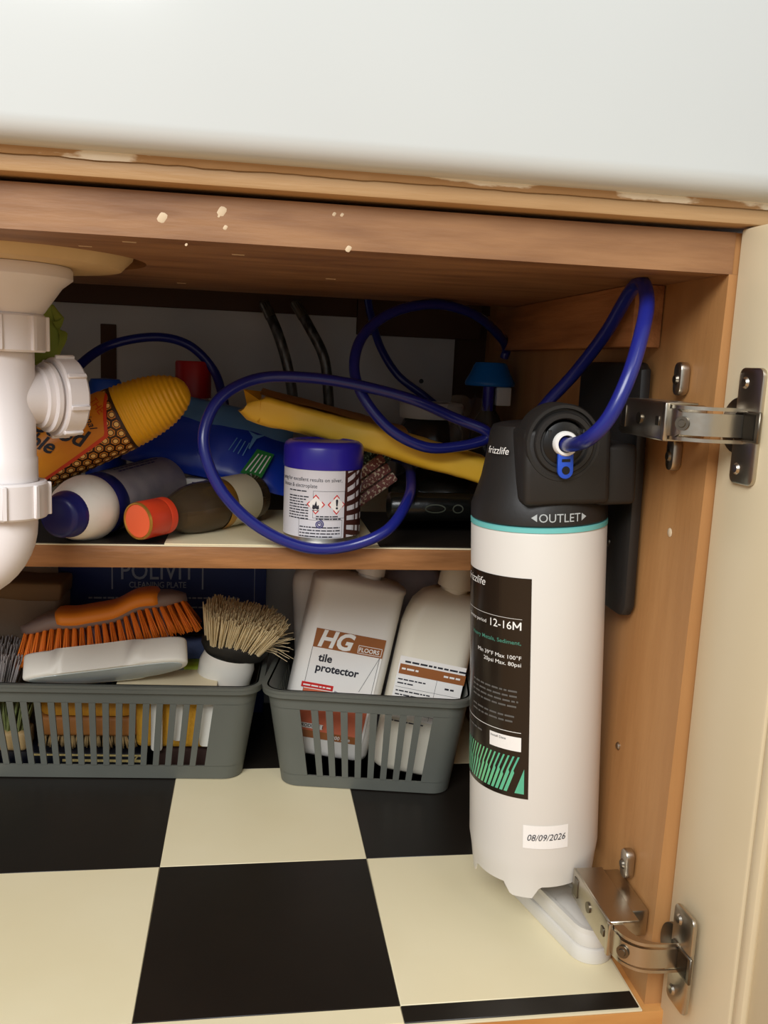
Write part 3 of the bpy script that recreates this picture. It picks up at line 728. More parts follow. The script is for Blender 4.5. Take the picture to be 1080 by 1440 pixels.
hc = tag(ony(hx1, 'hex_amber', 'honeycomb_print', yb, .0003), kind='stuff'); tag(ony(hx3, 'label_brown', 'honeycomb_print', hc, .0004), kind='stuff'); tag(ony(hx2, 'hex_pale', 'honeycomb_print', hc, .0005), kind='stuff')
yshift = .021
def topline(u):
    pts = [(-.060,-.112), (-.040,-.095), (-.020,-.0835), (.0155,-.0985), (.0285,-.160)]
    for (a, b), (c, d) in zip(pts, pts[1:]):
        if a <= u <= c: return b+(d-b)*(u-a)/(c-a)
    return pts[-1][1]
def strip(u0, u1, inset):
    out = []
    for k in range(40):
        a, b = u0+(u1-u0)*k/40, u0+(u1-u0)*(k+1)/40
        out.append(P2((a,-.188), (b,-.188), (b,topline(min(b+inset, .0285))-inset*.6), (a,topline(min(a+inset, .0285))-inset*.6)))
    return out
ony(strip(-.060, .0285, 0), 'red_print', 'panel_border', yb, .0007)
lp_ = ony(strip(-.060, .0255, .0030), 'label_orange', 'label_panel', yb, .0010)
ony([T('THE', .0095, -.012, -.0985, align='CENTER', rot=.22), T('LONDON', .0095, -.0050, -.1170, align='RIGHT', rot=.1), T('STONE', .0095, -.0005, -.1265, align='RIGHT', rot=.05)], 'orange_print', 'lettering', lp_, .0017)
ony([T('Original', .0085, -.0095, -.1085, align='CENTER', shear=.3, bold=.004), T('Good', .0200, .0135, -.1215, align='RIGHT', shear=.35, bold=.022, rot=.80), T('Marble', .0175, .0085, -.1465, align='RIGHT', shear=.35, bold=.022, rot=.75)], 'ink', 'lettering', lp_, .0018)

# blue packet of wipes: soft pillow pouch
def pillow(c00, c10, c11, c01, th, nu, nv, amp, seed, split=None, pw=.5):
    """soft pouch between four corners; returns bmeshes for the lower and upper strip"""
    n = ((c10-c00).cross(c01-c00)).normalized(); out = [bmesh.new(), bmesh.new()]
    for si, bm in enumerate(out):
        if split is None and si: break
        r0, r1 = (0, nv) if split is None else ((0, split) if si == 0 else (split, nv))
        for s in (1, -1):
            rows = []
            for j in range(r0, r1+1):
                v = j/nv; row = []
                for i in range(nu+1):
                    u = i/nu; p = c00.lerp(c10, u).lerp(c01.lerp(c11, u), v)
                    e = max(0, 16*u*(1-u)*v*(1-v))**pw
                    p = p+n*s*th*e+NZ.noise_vector(p*38+V((seed,s,0)))*amp*(.3+e)+n*s*.0004
                    row.append(bm.verts.new(p))
                rows.append(row)
            for A, B in zip(rows, rows[1:]):
                for i in range(nu): bm.faces.new((A[i], A[i+1], B[i+1], B[i]) if s > 0 else (A[i], B[i], B[i+1], A[i+1]))
        bmesh.ops.remove_doubles(bm, verts=bm.verts, dist=.0006)
    return out
c00, c10, c11, c01 = V((-0.1266,0.3720,0.3450)), V((0.0373,0.3500,0.3137)), V((0.0472,0.4050,0.3876)), V((-0.1026,0.4050,0.4153))
bp = thing('wipes_pouch', 'crinkled blue plastic pouch with a green panel behind the tin', 'pouch', (c00+c10)/2)
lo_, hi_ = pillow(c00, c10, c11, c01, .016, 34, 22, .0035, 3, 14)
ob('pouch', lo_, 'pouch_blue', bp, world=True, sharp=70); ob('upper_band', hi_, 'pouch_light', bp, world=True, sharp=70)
nrm = ((c10-c00).cross(c01-c00)).normalized()
if nrm.y > 0: nrm = -nrm
def onp(u, v, off=.0185): return c00.lerp(c10, u).lerp(c01.lerp(c11, u), v)+nrm*off
gp = ob('green_panel', flat([P2((.715,.10), (.845,.09), (.90,.42), (.79,.44))], lambda u, v: onp(u, v, .0165)), 'green_box', bp, smooth=False, world=True)
ob('panel_print', flat([segline(.745+k*.028,.14,.805+k*.024,.38,.008) for k in range(4)], lambda u, v: onp(u, v, .0172)), 'white_print', gp, smooth=False, world=True)
ob('panel_print', flat([segline(.62+k*.030,.34-k*.01,.655+k*.027,.52-k*.01,.006) for k in range(4)]+[P2((.735,.42),(.745,.41),(.775,.56),(.83,.63),(.775,.61),(.715,.64),(.750,.57))], lambda u, v: onp(u, v, .0178)), 'pouch_light', gp, smooth=False, world=True)

# things standing at the back of the shelf
bb = thing('blue_bottle', 'small bottle with a light blue cap standing behind the yellow bottle', 'bottle', V((-.150,.43,SZ)))
ob('body', lathe([(0,0), (.020,.001), (.021,.004), (.021,.085), (.016,.098), (.011,.102), (.011,.108)], 32), 'pouch_blue', bb)
ob('cap', lathe([(.011,.105), (.0165,.1055), (.0165,.126), (.0145,.130), (0,.131)], 28), 'blue_cap_dark', bb)
rb = thing('red_capped_bottle', 'pale bottle with a dark red cap at the back of the shelf', 'bottle', V((-.0625,.470,SZ)))
ob('body', lathe([(0,0), (.026,.001), (.027,.004), (.027,.085), (.020,.105), (.0165,.110), (.0165,.116)], 32), 'white_bottle', rb)
ob('cap', lathe([(.0165,.112), (.0195,.1125), (.0195,.150), (.0185,.152), (0,.152)], 36), 'red_lid', rb)
# striped carton between the lying bottles
sx_ = thing('striped_carton', 'small navy and white striped carton behind the glass bottle cap', 'carton', frame(V((-.045,.375,SZ)), (0,0,1), x=(.9,-.2,0)))
ob('carton', box((-.018,-.015,0), (.018,.015,.036), .0006), 'white_print', sx_)
ob('stripe_print', flat([P2((-.016+k*.010,.006), (-.0115+k*.010,.006), (-.0035+k*.010,.033), (-.008+k*.010,.033)) for k in range(3)], lambda u, v: V((min(u,.0178), -.0154, v))), 'ink_blue', sx_, smooth=False)
# yellow padded packet lying across the tin
e0, e1 = V((-0.0037,0.2850,0.4063)), V((0.2210,0.2750,0.3531))
Em = frame(e0, (e1-e0).cross(V((0,-1,0))), x=(e1-e0))       # local x along, z up, y back
if Em.col[2].z < 0: Em = frame(e0, -(e1-e0).cross(V((0,-1,0))), x=(e1-e0))
el = (e1-e0).length
pk = thing('yellow_packet', 'long yellow padded paper packet lying across the blue lidded tin', 'packet', Em)
def pack():
    t = bmesh.new(); nx = 48; rows = []
    for i in range(nx+1):
        u = i/nx; x = el*u
        hh = .0130*(1-.45*max(0, (.05-u)/.05)); dd = .066*(1-.25*u); row = []
        for k in range(26):
            a = 2*PI*k/26; c, s = math.cos(a), math.sin(a)
            yy = (abs(c)**.38)*math.copysign(1, c)*dd/2+dd/2-.008; zz = (abs(s)**.5)*math.copysign(1, s)*hh
            p = V((x+(.006*s if u < .05 else 0), yy, zz+.0015*math.sin(u*PI)))
            p += NZ.noise_vector(V((x*26, yy*60, zz*70)))*.0020+NZ.noise_vector(V((x*90, yy*90, zz*90)))*.0007
            row.append(t.verts.new(p))
        rows.append(row)
    for A, B in zip(rows, rows[1:]):
        for k in range(26): t.faces.new((A[k], A[(k+1)%26], B[(k+1)%26], B[k]))
    t.faces.new(rows[0]); t.faces.new(rows[-1])
    return t
ob('packet', pack(), 'envelope', pk, sharp=50)
fl_ = bmesh.new(); rw = []
for i in range(20):
    x = el*(.04+.62*i/19); rw.append([fl_.verts.new((x, yy, .0126+.0015*math.sin(math.pi*(.04+.62*i/19))+zz+NZ.noise(V((x*90,yy*90,0)))*.0009)) for yy, zz in ((.006,.0010), (.03,.0042), (.055,.0055), (.066,.0030))])
for A, B in zip(rw, rw[1:]):
    for k in range(3): fl_.faces.new((A[k], B[k], B[k+1], A[k+1]))
fo = ob('flap', fl_, 'envelope_tan', pk)
sv = []
prv = None
for k in range(25):
    a = 2*PI*k/24; c = (.036+.0105*math.cos(a), .026+.010*math.sin(a))
    if prv: sv.append(segline(*prv, *c, .0009))
    prv = c
ob('oval_print', flat(sv, lambda u, v: V((u, v, .0195))), 'ink', fo, smooth=False)
cr = bmesh.new()      # folded corner at the left end
q = [cr.verts.new(p) for p in ((-.006,.004,.014), (.012,-.008,.008), (.016,-.0085,-.012), (.004,.002,-.006), (.010,.02,.016))]
for f in ((0,1,3), (1,2,3), (0,4,1)): cr.faces.new([q[i] for i in f])
g = bmesh.ops.solidify(cr, geom=cr.faces[:], thickness=.0012)
ob('folded_corner', cr, 'envelope', pk, smooth=False)
# glittery packets
for nm, m, a, b, lab in (('glitter_packet','glitter_pink', V((0.1035,0.3150,0.3261)), V((0.1434,0.3250,0.3541)), 'sparkly pink glitter strip leaning beside the tin'), ('glitter_packet','glitter_green', V((0.1016,0.3350,0.3447)), V((0.1287,0.3450,0.3644)), 'sparkly green glitter strip behind the pink one')):
    gm = frame(a, b-a, (0,1,0)); g_ = thing(nm, lab, 'packet', gm, 'glitter strips beside the tin')
    for k, xo in enumerate((-.011, .0, .011)): ob('strip', box((xo-.005,-.003,-.012), (xo+.005,.003,.042), .002, 2), m, g_)
# black bag and roll at the right of the shelf
bg_ = bmesh.new(); bmesh.ops.create_icosphere(bg_, subdivisions=4, radius=1)
for v in bg_.verts:
    v.co = V((v.co.x*.058, v.co.y*.050, max(-.026, v.co.z*.030)))
    v.co += NZ.noise_vector(v.co*32)*.009
bg_.transform(M.Translation(V((.203,.350,SZ+.03))))
mn = min(v.co.z for v in bg_.verts)
for v in bg_.verts: v.co.z += SZ-mn+.0002
bgo = ob('bin_bag', bg_, 'bag_black', sharp=80); tag(bgo, 'black crumpled plastic bag at the right of the shelf', 'bag')
K['oval_green'] = mat('oval_green', (58,62,50), .6)
rl = thing('bag_roll', 'dark packaged roll with a pale oval mark under the yellow packet', 'roll', frame(V((0.1608,0.2780,0.3178)), (1,.05,0), (0,-1,.3)))
ob('roll', lathe([(0,-.030), (.012,-.030), (.0135,-.028), (.0135,.062), (.012,.064), (0,.064)], 24), 'bag_black', rl)
sv = []
for cx_, w_ in ((.012,.016), (.034,.008)):
    prv = None
    for k in range(21):
        a = 2*PI*k/20; c = (cx_+w_*.6*math.cos(a), .004+.0038*math.sin(a))
        if prv: sv.append(segline(*prv, *c, .0012))
        prv = c
ob('oval_print', flat(sv, lambda u, v: V((.0139*math.cos(R(90)+v/.0139), .0139*math.sin(R(90)+v/.0139), u))), 'oval_green', rl, smooth=False)
# jar with white lid, in a clear bag
jr = thing('jar', 'dark glass jar with a ribbed white lid behind the blue tube loop', 'jar', V((.203,.452,SZ)))
ob('glass', lathe([(0,0), (.034,.001), (.037,.006), (.038,.04), (.037,.085), (.031,.098), (.028,.102)], 44), 'jar_dark', jr)
def rib(p, a, r, z):
    k = 1+.012*math.sin(60*a) if .1 < z < .116 and r > .03 else 1
    return V((p.x*k, p.y*k, p.z))
ob('lid', lathe([(.030,.0995), (.0355,.100), (.0362,.103), (.0362,.115), (.034,.1175), (0,.1180)], 120, fn=rib), 'lid_white', jr)
cbg = bmesh.new(); bmesh.ops.create_grid(cbg, x_segments=18, y_segments=18, size=.5)
for v in cbg.verts:
    u, q = v.co.x, v.co.y
    p = V((0.2356,0.4000,0.3789))+V((u*.05, .02*math.sin(u*5), q*.085)); v.co = p+NZ.noise_vector(p*45)*.007
tag(ob('plastic_bag', cbg, 'bag_clear', sharp=80), 'crinkled clear plastic bag hanging beside the white lidded jar', 'bag')
# bottle with the bright blue cap
bc = thing('blue_capped_bottle', 'bottle with a bright blue domed cap at the back right', 'bottle', V((.2635,.432,SZ)))
ob('body', lathe([(0,0), (.020,.001), (.021,.005), (.021,.075), (.016,.100), (.0085,.112), (.0075,.135), (.0075,.142)], 32), 'jar_dark', bc)
ob('cap', lathe([(.0075,.138), (.022,.1385), (.0268,.139), (.0278,.141), (.0272,.144), (.0222,.153), (.0190,.161), (.0165,.1645), (0,.165)], 44), 'blue_cap', bc)
ob('valve', box((.004,-.018,.118), (.0205,-.006,.1385), .0015), 'lid_white', bc)
ob('stem', lathe([(.0062,.112), (.0062,.1385)], 16, M.Translation(V((-.004,-.012,0)))), 'lid_purple', bc)
# braided hoses
def hose(pts, label):
    h = thing('flexible_hose', label, 'hose', V(pts[-1]), 'braided hoses on the back wall')
    q = spline(pts, 8); ob('braid', tube(q, .0062, 14), 'hose_braid', h, world=True)
    d = (q[1]-q[0]).normalized()
    ob('ferrule', tube([q[0]-d*.004, q[0]-d*.001, q[0]+d*.006, q[0]+d*.018, q[0]+d*.0185], 0, 16, radii=[.0050,.0062,.0062,.0066,.0060]), 'steel_dark', h, world=True)
    d2 = (q[-1]-q[-2]).normalized(); ob('ferrule', tube([q[-1]-d2*.014, q[-1]-d2*.013, q[-1]+d2*.004], 0, 16, radii=[.006,.0070,.0070]), 'steel', h, world=True)
hose([V((0.0145,0.5350,0.5122)), V((0.0281,0.5250,0.4848)), V((0.0403,0.5200,0.4501)), V((0.0488,0.5200,0.4116)), V((0.0524,0.5250,0.3796))], 'dark braided hose on the back wall, left of two')
hose([V((0.0509,0.5350,0.5141)), V((0.0678,0.5250,0.4867)), V((0.0853,0.5200,0.4521)), V((0.0918,0.5200,0.4066)), V((0.0942,0.5250,0.3726))], 'dark braided hose on the back wall, right of two')

# ================================================================== BASKETS
def basket(name, label, mw, ab, bb_, at_, bt_, H, nf, ns, zb, zt, margin, smargin):
    root = thing(name, label, 'basket', mw, 'grey plastic baskets')
    rad = .020; th = .0022
    def pt(u, z, o):
        t = z/H; a = ab+(at_-ab)*t+o; b = bb_+(bt_-bb_)*t+o; r = rad+o
        s = int(u) % 8; f = u-int(u)
        if s == 0: return V((-(a-r)+2*(a-r)*f, -b, z))
        if s == 2: return V((a, -(b-r)+2*(b-r)*f, z))
        if s == 4: return V(((a-r)-2*(a-r)*f, b, z))
        if s == 6: return V((-a, (b-r)-2*(b-r)*f, z))
        cx, cy, q = {1:(a-r,-(b-r),-90), 3:(a-r,b-r,0), 5:(-(a-r),b-r,90), 7:(-(a-r),-(b-r),180)}[s]
        q = R(q+90*f); return V((cx+r*math.cos(q), cy+r*math.sin(q), z))
    def us(u0, u1):
        out = [u0]; k = int(u0)
        while k < u1:
            if k % 2: cand = [k+i/7 for i in range(8)]
            else: cand = [k, k+1]
            out += [c for c in cand if u0+1e-6 < c < u1-1e-6]; k += 1
        out.append(u1); r = []
        for c in out:
            if not r or c-r[-1] > 1e-6: r.append(c)
        return r
    def wall(bm, u0, u1, z0, z1, closed=False, o=0, t_=th):
        rows = []
        for u in us(u0, u1):
            rows.append([bm.verts.new(pt(u, z0, o)), bm.verts.new(pt(u, z1, o)), bm.verts.new(pt(u, z1, o-t_)), bm.verts.new(pt(u, z0, o-t_))])
        if closed: rows[-1] = rows[0]
        for A, B in zip(rows, rows[1:]):
            for k in range(4): bm.faces.new((A[k], A[(k+1)%4], B[(k+1)%4], B[k]))
        if not closed: bm.faces.new(rows[0]); bm.faces.new(rows[-1][::-1])
    b = bmesh.new(); wall(b, 0, 8, .001, zb, True)
    f = b.faces.new([b.verts.new(pt(u, .0015, -.001)) for u in us(0, 8)[:-1]]); bmesh.ops.solidify(b, geom=[f], thickness=.002)
    ob('base', b, 'basket', root)
    b = bmesh.new(); wall(b, 0, 8, zt, H, True); wall(b, 0, 8, H-.0035, H, True, .0055, .0075); wall(b, 0, 8, H-.0075, H-.003, True, .0055, .0012)
    ob('rim', b, 'basket', root)
    for k in (0, 2, 4, 6):
        m_ = margin if k in (0, 4) else smargin
        m2 = smargin if k in (0, 4) else margin
        b = bmesh.new(); wall(b, k+1-m_, k+2+m2, zb-.0005, zt+.0005); ob('corner_panel', b, 'basket', root)
        n = nf if k in (0, 4) else ns; w_ = (1-2*m_)
        for i in range(n):
            c = m_+w_*(i+1)/(n+1); hw = w_/(n+1)*.24
            b = bmesh.new(); wall(b, k+c-hw, k+c+hw, zb-.0005, zt+.0005); ob('slat', b, 'basket', root)
    return root
def rotz(o, a): return M.Translation(V(o)) @ M.Rotation(a, 4, 'Z')
fb_r = V((-.003, .3640, .0027)); ang = R(-4.5)
LA, LB = .160, .074
cL = fb_r+M.Rotation(ang, 3, 'Z') @ V((-LA, LB, 0))
bkl = basket('storage_basket', 'grey slatted basket full of brushes and sponges at the left', rotz(cL, ang), LA, LB, LA+.017, LB+.012, .109, 18, 7, .016, .088, .072, .12)
fr0, angr = V((.118, .3335, .0027)), R(-10.8)
RA, RB = .0905, .078
cR = fr0+M.Rotation(angr, 3, 'Z') @ V((.0085, RB, 0))
bkr = basket('storage_basket', 'grey slatted basket holding white bottles beside the filter', rotz(cR, angr), RA, RB, RA+.016, RB+.012, .111, 8, 7, .014, .090, .085, .12)

# ================================================================== BOTTLES IN THE RIGHT BASKET
def jerry(name, label, mw, w, d, h, cap_r, cap_h, m, neck_x=0, sh=.03, group=None, chamf=.4):
    """flat-sided bottle, base centre at the origin"""
    b = thing(name, label, 'bottle', mw, group)
    t = bmesh.new(); rows = []
    lv = [(0,.86), (.003,.97), (.008,1), (h-sh,1), (h-sh*.7,.985), (h-sh*.4,.93), (h-sh*.12,.74), (h,.52)]
    for z, k in lv:
        ww = w*(1-(1-k)*1.0) if z > h/2 else w-(1-k)*.06; dd = d*(1-(1-k)*1.1) if z > h/2 else d-(1-k)*.06
        cx = neck_x*(0 if z <= h-sh else ((z-h+sh)/sh))*.75
        rows.append([t.verts.new((x+cx, y, z)) for x, y in rrect(max(.02,ww), max(.018,dd), max(.006,min(.016,dd*.3)), 5)])
    n = len(rows[0])
    for A, B in zip(rows, rows[1:]):
        for k in range(n): t.faces.new((A[k], A[(k+1)%n], B[(k+1)%n], B[k]))
    t.faces.new(rows[0][::-1]); t.faces.new(rows[-1])
    ob('bottle', t, m, b, sharp=60)
    ob('cap', lathe([(cap_r*.8,h-.004), (cap_r*.8,h+.003), (cap_r,h+.004), (cap_r*.97,h+cap_h-.002), (cap_r*.9,h+cap_h), (0,h+cap_h)], 36, M.Translation(V((neck_x,0,0))), fn=lambda p,a,r,z: V((p.x*(1+.015*math.sin(30*a)), p.y*(1+.015*math.sin(30*a)), p.z))), m, b)
    return b
hb0, hb1 = V((0.0858,0.3720,0.0198)), V((0.1244,0.3800,0.2182))
up = (hb1-hb0).normalized()
Hm = frame(hb0+V((0,.030,0)), up, (0,1,0))
hg = jerry('cleaner_bottle', 'white tile protector bottle with a brown label leaning in the basket', Hm, .1010, .056, (hb1-hb0).length, .016, .022, 'white_bottle', .010, .011)
def onh(items, m, name, parent, off=.0004): return ob(name, flat(items, lambda u, v: V((u, -.028-off, v))), m, parent, smooth=False)
HL, HR = -.0385, .0390
lbl = onh([grid(HL, .020, HR, .142)], 'paper', 'label', hg, .0003)
onh([grid(HL, .1210, HR, .142)], 'hg_brown', 'brand_band', lbl, .0006)
onh([T('HG', .0255, HL+.004, .1232, bold=.035, shear=.22), T('FLOORS', .0066, .0345, .1245, bold=.02, align='RIGHT', sx=.95), T('°', .006, .0020, .1375)]+outline(.0105, .1225, .0372, .1315, .0006), 'white_print', 'lettering', lbl, .0009)
onh([T('tile', .0120, -.0295, .1065, bold=.028), T('protector', .0120, -.0305, .0955, bold=.028)]+[segline(HL,.020,HL,.121,.0004), segline(.0362,.060,.0362,.121,.0004), segline(.0362,.121,.022,.080,.0004)], 'ink', 'lettering', lbl, .0006)
onh([grid(HL-.003, .0755, -.0065, .0815)], 'hg_red', 'red_strip', lbl, .0007)
onh(small_print(HL-.001, -.009, .0775, .0016, .003, [1], random.Random(2)), 'white_print', 'small_print', lbl, .0010)
pc = onh([grid(HL, .028, .0365, .0745)], 'hg_salmon', 'picture', lbl, .0006)
onh([segline(-.005,.0745,.036,.060,.005), segline(.020,.0745,.036,.069,.003)], 'spray_label', 'picture_detail', pc, .0009)
onh([grid(HL, .0205, .0365, .0285)], 'hg_brown', 'brand_band', lbl, .0008)
onh([grid(-.036, .031, -.008, .0365)], 'paper', 'product_strip', pc, .0010)
onh([T('PRODUCT 1', .0050, -.0345, .0322, bold=.015)], 'ink', 'lettering', pc, .0013)
onh([T('1000 ml e', .0058, .0015, .0225, bold=.01)], 'white_print', 'lettering', lbl, .0011)
sb0, sb1 = V((0.1796,0.3450,0.0104)), V((0.2155,0.3520,0.2104))
up2 = (sb1-sb0).normalized(); L2 = (sb1-sb0).length
b2m = frame(sb0+V((0,.029,0)), up2, (.12,1,0))
b2 = jerry('cleaner_bottle', 'cream white bottle with a brown-headed table label beside the tile protector', b2m, .0800, .054, L2, .0185, .030, 'cream_bottle', .008, .045)
def onb(items, m, name, parent, off=.0004): return ob(name, flat(items, lambda u, v: V((u, -.027-off, v))), m, parent, smooth=False)
l2 = onb([grid(-.036, .060, .0365, .128)], 'paper', 'label', b2, .0003)
onb([grid(-.0345, .1085, .0375, .1195)], 'hg_brown', 'table_header', l2, .0006)
rnd = random.Random(12)
onb(small_print(-.030, .037, .1215, .0020, .004, [1], rnd)+small_print(-.0335, .004, .1020, .0014, .0042, [.75, .4, 0, .9, .95, .8, 0, .85, 1, .5, 0, .9], rnd)+small_print(.018, .028, .1000, .0020, .017, [.8, .8, .8], rnd)+[segline(-.0345,y_,.0375,y_,.0003) for y_ in (.094,.078,.0665)]+[segline(.008,.062,.008,.1085,.0003)], 'ink', 'small_print', l2, .0006)
onb(small_print(-.032, -.012, .1135, .0020, .004, [.9], rnd)+small_print(.014, .032, .1135, .0020, .004, [.9], rnd), 'white_print', 'small_print', l2, .0009)
jerry('cleaner_bottle', 'plain white bottle behind the tile protector bottle, at its left', frame(V((.0985,.468,.0065)), (-.055,.02,1), (.1,1,0)), .070, .050, .208, .015, .022, 'white_bottle', 0, .02)
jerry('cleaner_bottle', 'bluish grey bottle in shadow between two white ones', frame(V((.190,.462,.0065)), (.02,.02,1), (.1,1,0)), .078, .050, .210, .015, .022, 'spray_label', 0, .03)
jerry('white_bottle', 'white bottle half hidden on the floor behind the filter canister', frame(V((.253,.232,.0028)), (0,0,1), (.3,1,0)), .058, .050, .16, .014, .02, 'cream_bottle', 0, .03)

# ================================================================== LEFT BASKET CONTENTS
# orange scrubbing brush
o0, o1 = V((-0.2383,0.4270,0.1465)), V((-0.0654,0.4370,0.1831))
bx_ = (o1-o0).normalized(); om = frame((o0+o1)/2, V((0,.10,1))-bx_*V((0,.10,1)).dot(bx_), x=bx_); ol = (o1-o0).length
obr = thing('scrubbing_brush', 'orange bristled scrubbing brush with an orange and grey grip on the basket', 'brush', om)
def arch(x):
    u = x/ol+.5; pts = [(-.1,-.008), (0,-.006), (.2,-.002), (.37,-.007), (.55,-.008), (.73,-.001), (.9,-.004), (1.1,-.012)]
    for (a, b), (c, d) in zip(pts, pts[1:]):
        if a <= u <= c: t = (u-a)/(c-a); return b+(d-b)*t*t*(3-2*t)
    return -.008
def slab(x0, x1, w, zlo, zhi, n=24, ends=True, yoff=0):
    t = bmesh.new(); rows = []
    for i in range(n+1):
        u = i/n; x = x0+(x1-x0)*u; k = math.sqrt(max(0, 1-abs(2*u-1)**(4 if ends is True else 22)))
        ww = w*max(.12, k); row = []
        for a in range(16):
            q = 2*PI*a/16; c, s = math.cos(q), math.sin(q)
            yy = math.copysign(abs(c)**.6, c)*ww; zc = (zhi+zlo)/2; zz = zc+math.copysign(abs(s)**.7, s)*(zhi-zlo)/2*max(.45, k)
            row.append(t.verts.new((x, yy+yoff, arch(x)+zz)))
        rows.append(row)
    for A, B in zip(rows, rows[1:]):
        for a in range(16): t.faces.new((A[a], A[(a+1)%16], B[(a+1)%16], B[a]))
    t.faces.new(rows[0]); t.faces.new(rows[-1]); return t
ob('handle', slab(-ol*.50, ol*.50, .027, 0, .020), 'grey_clear', obr, sharp=60)
ob('grip', slab(-ol*.29, ol*.36, .0290, .0035, .0225, 24, 'soft'), 'orange_grip', obr, sharp=60)
rnd = random.Random(4)
meshes = [tmesh('tuft', tuft(.038, .0013, .0034, 34, rnd, wid=.0008), 'orange_bristle') for _ in range(4)]
for r_i, yy in enumerate((-.022, 0, .022)):
    for i in range(23):
        u = i/22; x = -ol*.47+ol*.94*u
        o = ob('tuft', meshes[(i+r_i) % 4], None, obr)
        lean = (u-.5)*1.05; lx = (-1 if u < .5 else 1)
        d = V((math.sin(lean*.72), -.50 if yy < 0 else .45, -1)).normalized()
        if abs(yy) < .015: d = V((math.sin(lean*.6), -.1, -1)).normalized()
        o.matrix_local = frame(V((x, yy*max(.35, math.sqrt(1-abs(2*u-1)**3)), arch(x)+.006)), d, (0,1,0))
pm_ = tmesh('tuft', tuft(.052, .003, .005, 14, rnd), 'pink_bristle')
for i in range(9):
    for yy in (-.006, .006):
        o = ob('pale_tuft', pm_, None, obr); x = -.026+.0105*i
        o.matrix_local = frame(V((x, yy, arch(x)+.004)), V((0,-.12,-1)), (0,1,0))
# white rounded dish brush back, pale grey underside towards us
w0, w1 = V((-0.2252,0.3720,0.1153)), V((-0.0600,0.3750,0.1344))
wx_ = (w1-w0).normalized(); wm = frame((w0+w1)/2, V((0,-.72,-.70))-wx_*V((0,-.72,-.70)).dot(wx_), x=wx_); wl_ = (w1-w0).length
db = thing('dish_sponge_holder', 'white rounded plastic holder with a shiny grey underside on the basket rim', 'holder', wm)
def sole(sc_w, hl):
    out = []
    for k in range(48):
        a = 2*PI*k/48; c, s = math.cos(a), math.sin(a)
        x = math.copysign(abs(c)**.75, c)*hl; y = math.copysign(abs(s)**.85, s)*sc_w*(.80+.20*x/hl)
        out.append((x, y))
    return out
t = poly(sole(.0205, wl_/2), -.025, .004, None, .003)
for v in t.verts: v.co.y += 1.0*(v.co.x**2)-.006; v.co.z += .02*v.co.x
ob('shell', t, 'dish_white', db, sharp=50)
t = poly(sole(.0165, wl_/2-.006), .0036, .0048, None, .0004)
for v in t.verts: v.co.y += 1.0*(v.co.x**2)-.006; v.co.z += .02*v.co.x
ob('grey_underside', t, 'dish_grey', db, sharp=50)
# natural bristle brush with white handle block
n0 = V((-0.0127,0.4150,0.1301))
nm_ = frame(n0, V((.22,-.10,1)), (0,1,0))
nb = thing('dish_brush', 'brush with pale natural bristles, dark band and white handle block', 'brush', nm_)
ob('band', lathe([(.012,-.004), (.030,-.003), (.034,.004), (.034,.010), (.030,.013), (0,.013)], 40, M.Diagonal((1.1,.75,1,1))), 'brush_dark', nb)
ob('handle_block', lathe([(0,-.062), (.016,-.060), (.024,-.052), (.028,-.035), (.029,-.015), (.026,-.003)], 40, M.Translation(V((-.004,-.004,0))) @ M.Diagonal((1.05,.85,1,1))), 'dish_white', nb)
rnd = random.Random(21)
tm = [tmesh('tuft', tuft(.040, .0030, .0058, 20, rnd), 'natural_bristle') for _ in range(4)]
for j in range(5):
    for i in range(9):
        x = (-.032+.008*i+(.004 if j % 2 else 0)); y = (-.020+.010*j)
        if (x/.037)**2+(y/.025)**2 > 1.1: continue
        o = ob('tuft', tm[(i*3+j) % 4], None, nb)
        o.matrix_local = frame(V((x, y, .010)), V((x*11+.10, y*16, 1)), (0,1,0))
fz = bmesh.new()
for k in range(26):
    a = rnd.uniform(-.3, 1.0); p = V((.018+.012*rnd.random(), -.018+.03*rnd.random(), .013)); e = p+V((.020+.018*rnd.random(), -.012*rnd.random(), .030*a))
    tube([p, p.lerp(e,.5)+V((0,0,.003)), e], .0003, 4, fz)
tag(ob('stray_bristles', fz, 'natural_bristle', nb), kind='stuff')
# grey brush at the far left
gbm = frame(V((-0.2591,0.4300,0.1023)), V((.15,0,1)), (0,1,0))
gbr = thing('scrubbing_brush', 'grey bristled brush at the far left of the basket', 'brush', gbm)
ob('handle', box((-.06,-.022,-.040), (.016,.022,-.022), .006, 3), 'brush_dark', gbr)
gt = [tmesh('tuft', tuft(.058, .0035, .0065, 18, rnd), 'grey_bristle') for _ in range(2)]
for i in range(8):
    for j in range(3):
        o = ob('tuft', gt[(i+j) % 2], None, gbr); o.matrix_local = frame(V((-.052+.009*i, -.014+.014*j, -.024)), V(((i-4)*.05, -.15+(j-1)*.2, 1)), (0,1,0))
# kraft paper parcel and blue box standing behind
kp = thing('paper_parcel', 'brown paper wrapped block behind the orange brush at the left', 'parcel', frame(V((-.262,.488,.100)), (0,0,1), x=(1,-.06,0)))
t = box((-.045,-.028,-.0925), (.058,.028,.082), .008, 3); bmesh.ops.subdivide_edges(t, edges=t.edges[:], cuts=2, use_grid_fill=True); jitter(t, .003, 40)
ob('parcel', t, 'kraft_grey', kp, sharp=60)
t = box((-.047,-.030,.074), (.060,.030,.094), .005, 2); bmesh.ops.subdivide_edges(t, edges=t.edges[:], cuts=2, use_grid_fill=True); jitter(t, .003, 50)
ob('folded_top', t, 'kraft', kp, sharp=60)
bxm = thing('cleaning_box', 'navy blue cleaning plate box standing behind the brushes', 'box', V((-.100,.560,.0028)))
ob('carton', box((-.125,-.012,0), (.124,.012,.232), .0008), 'navy_box', bxm)
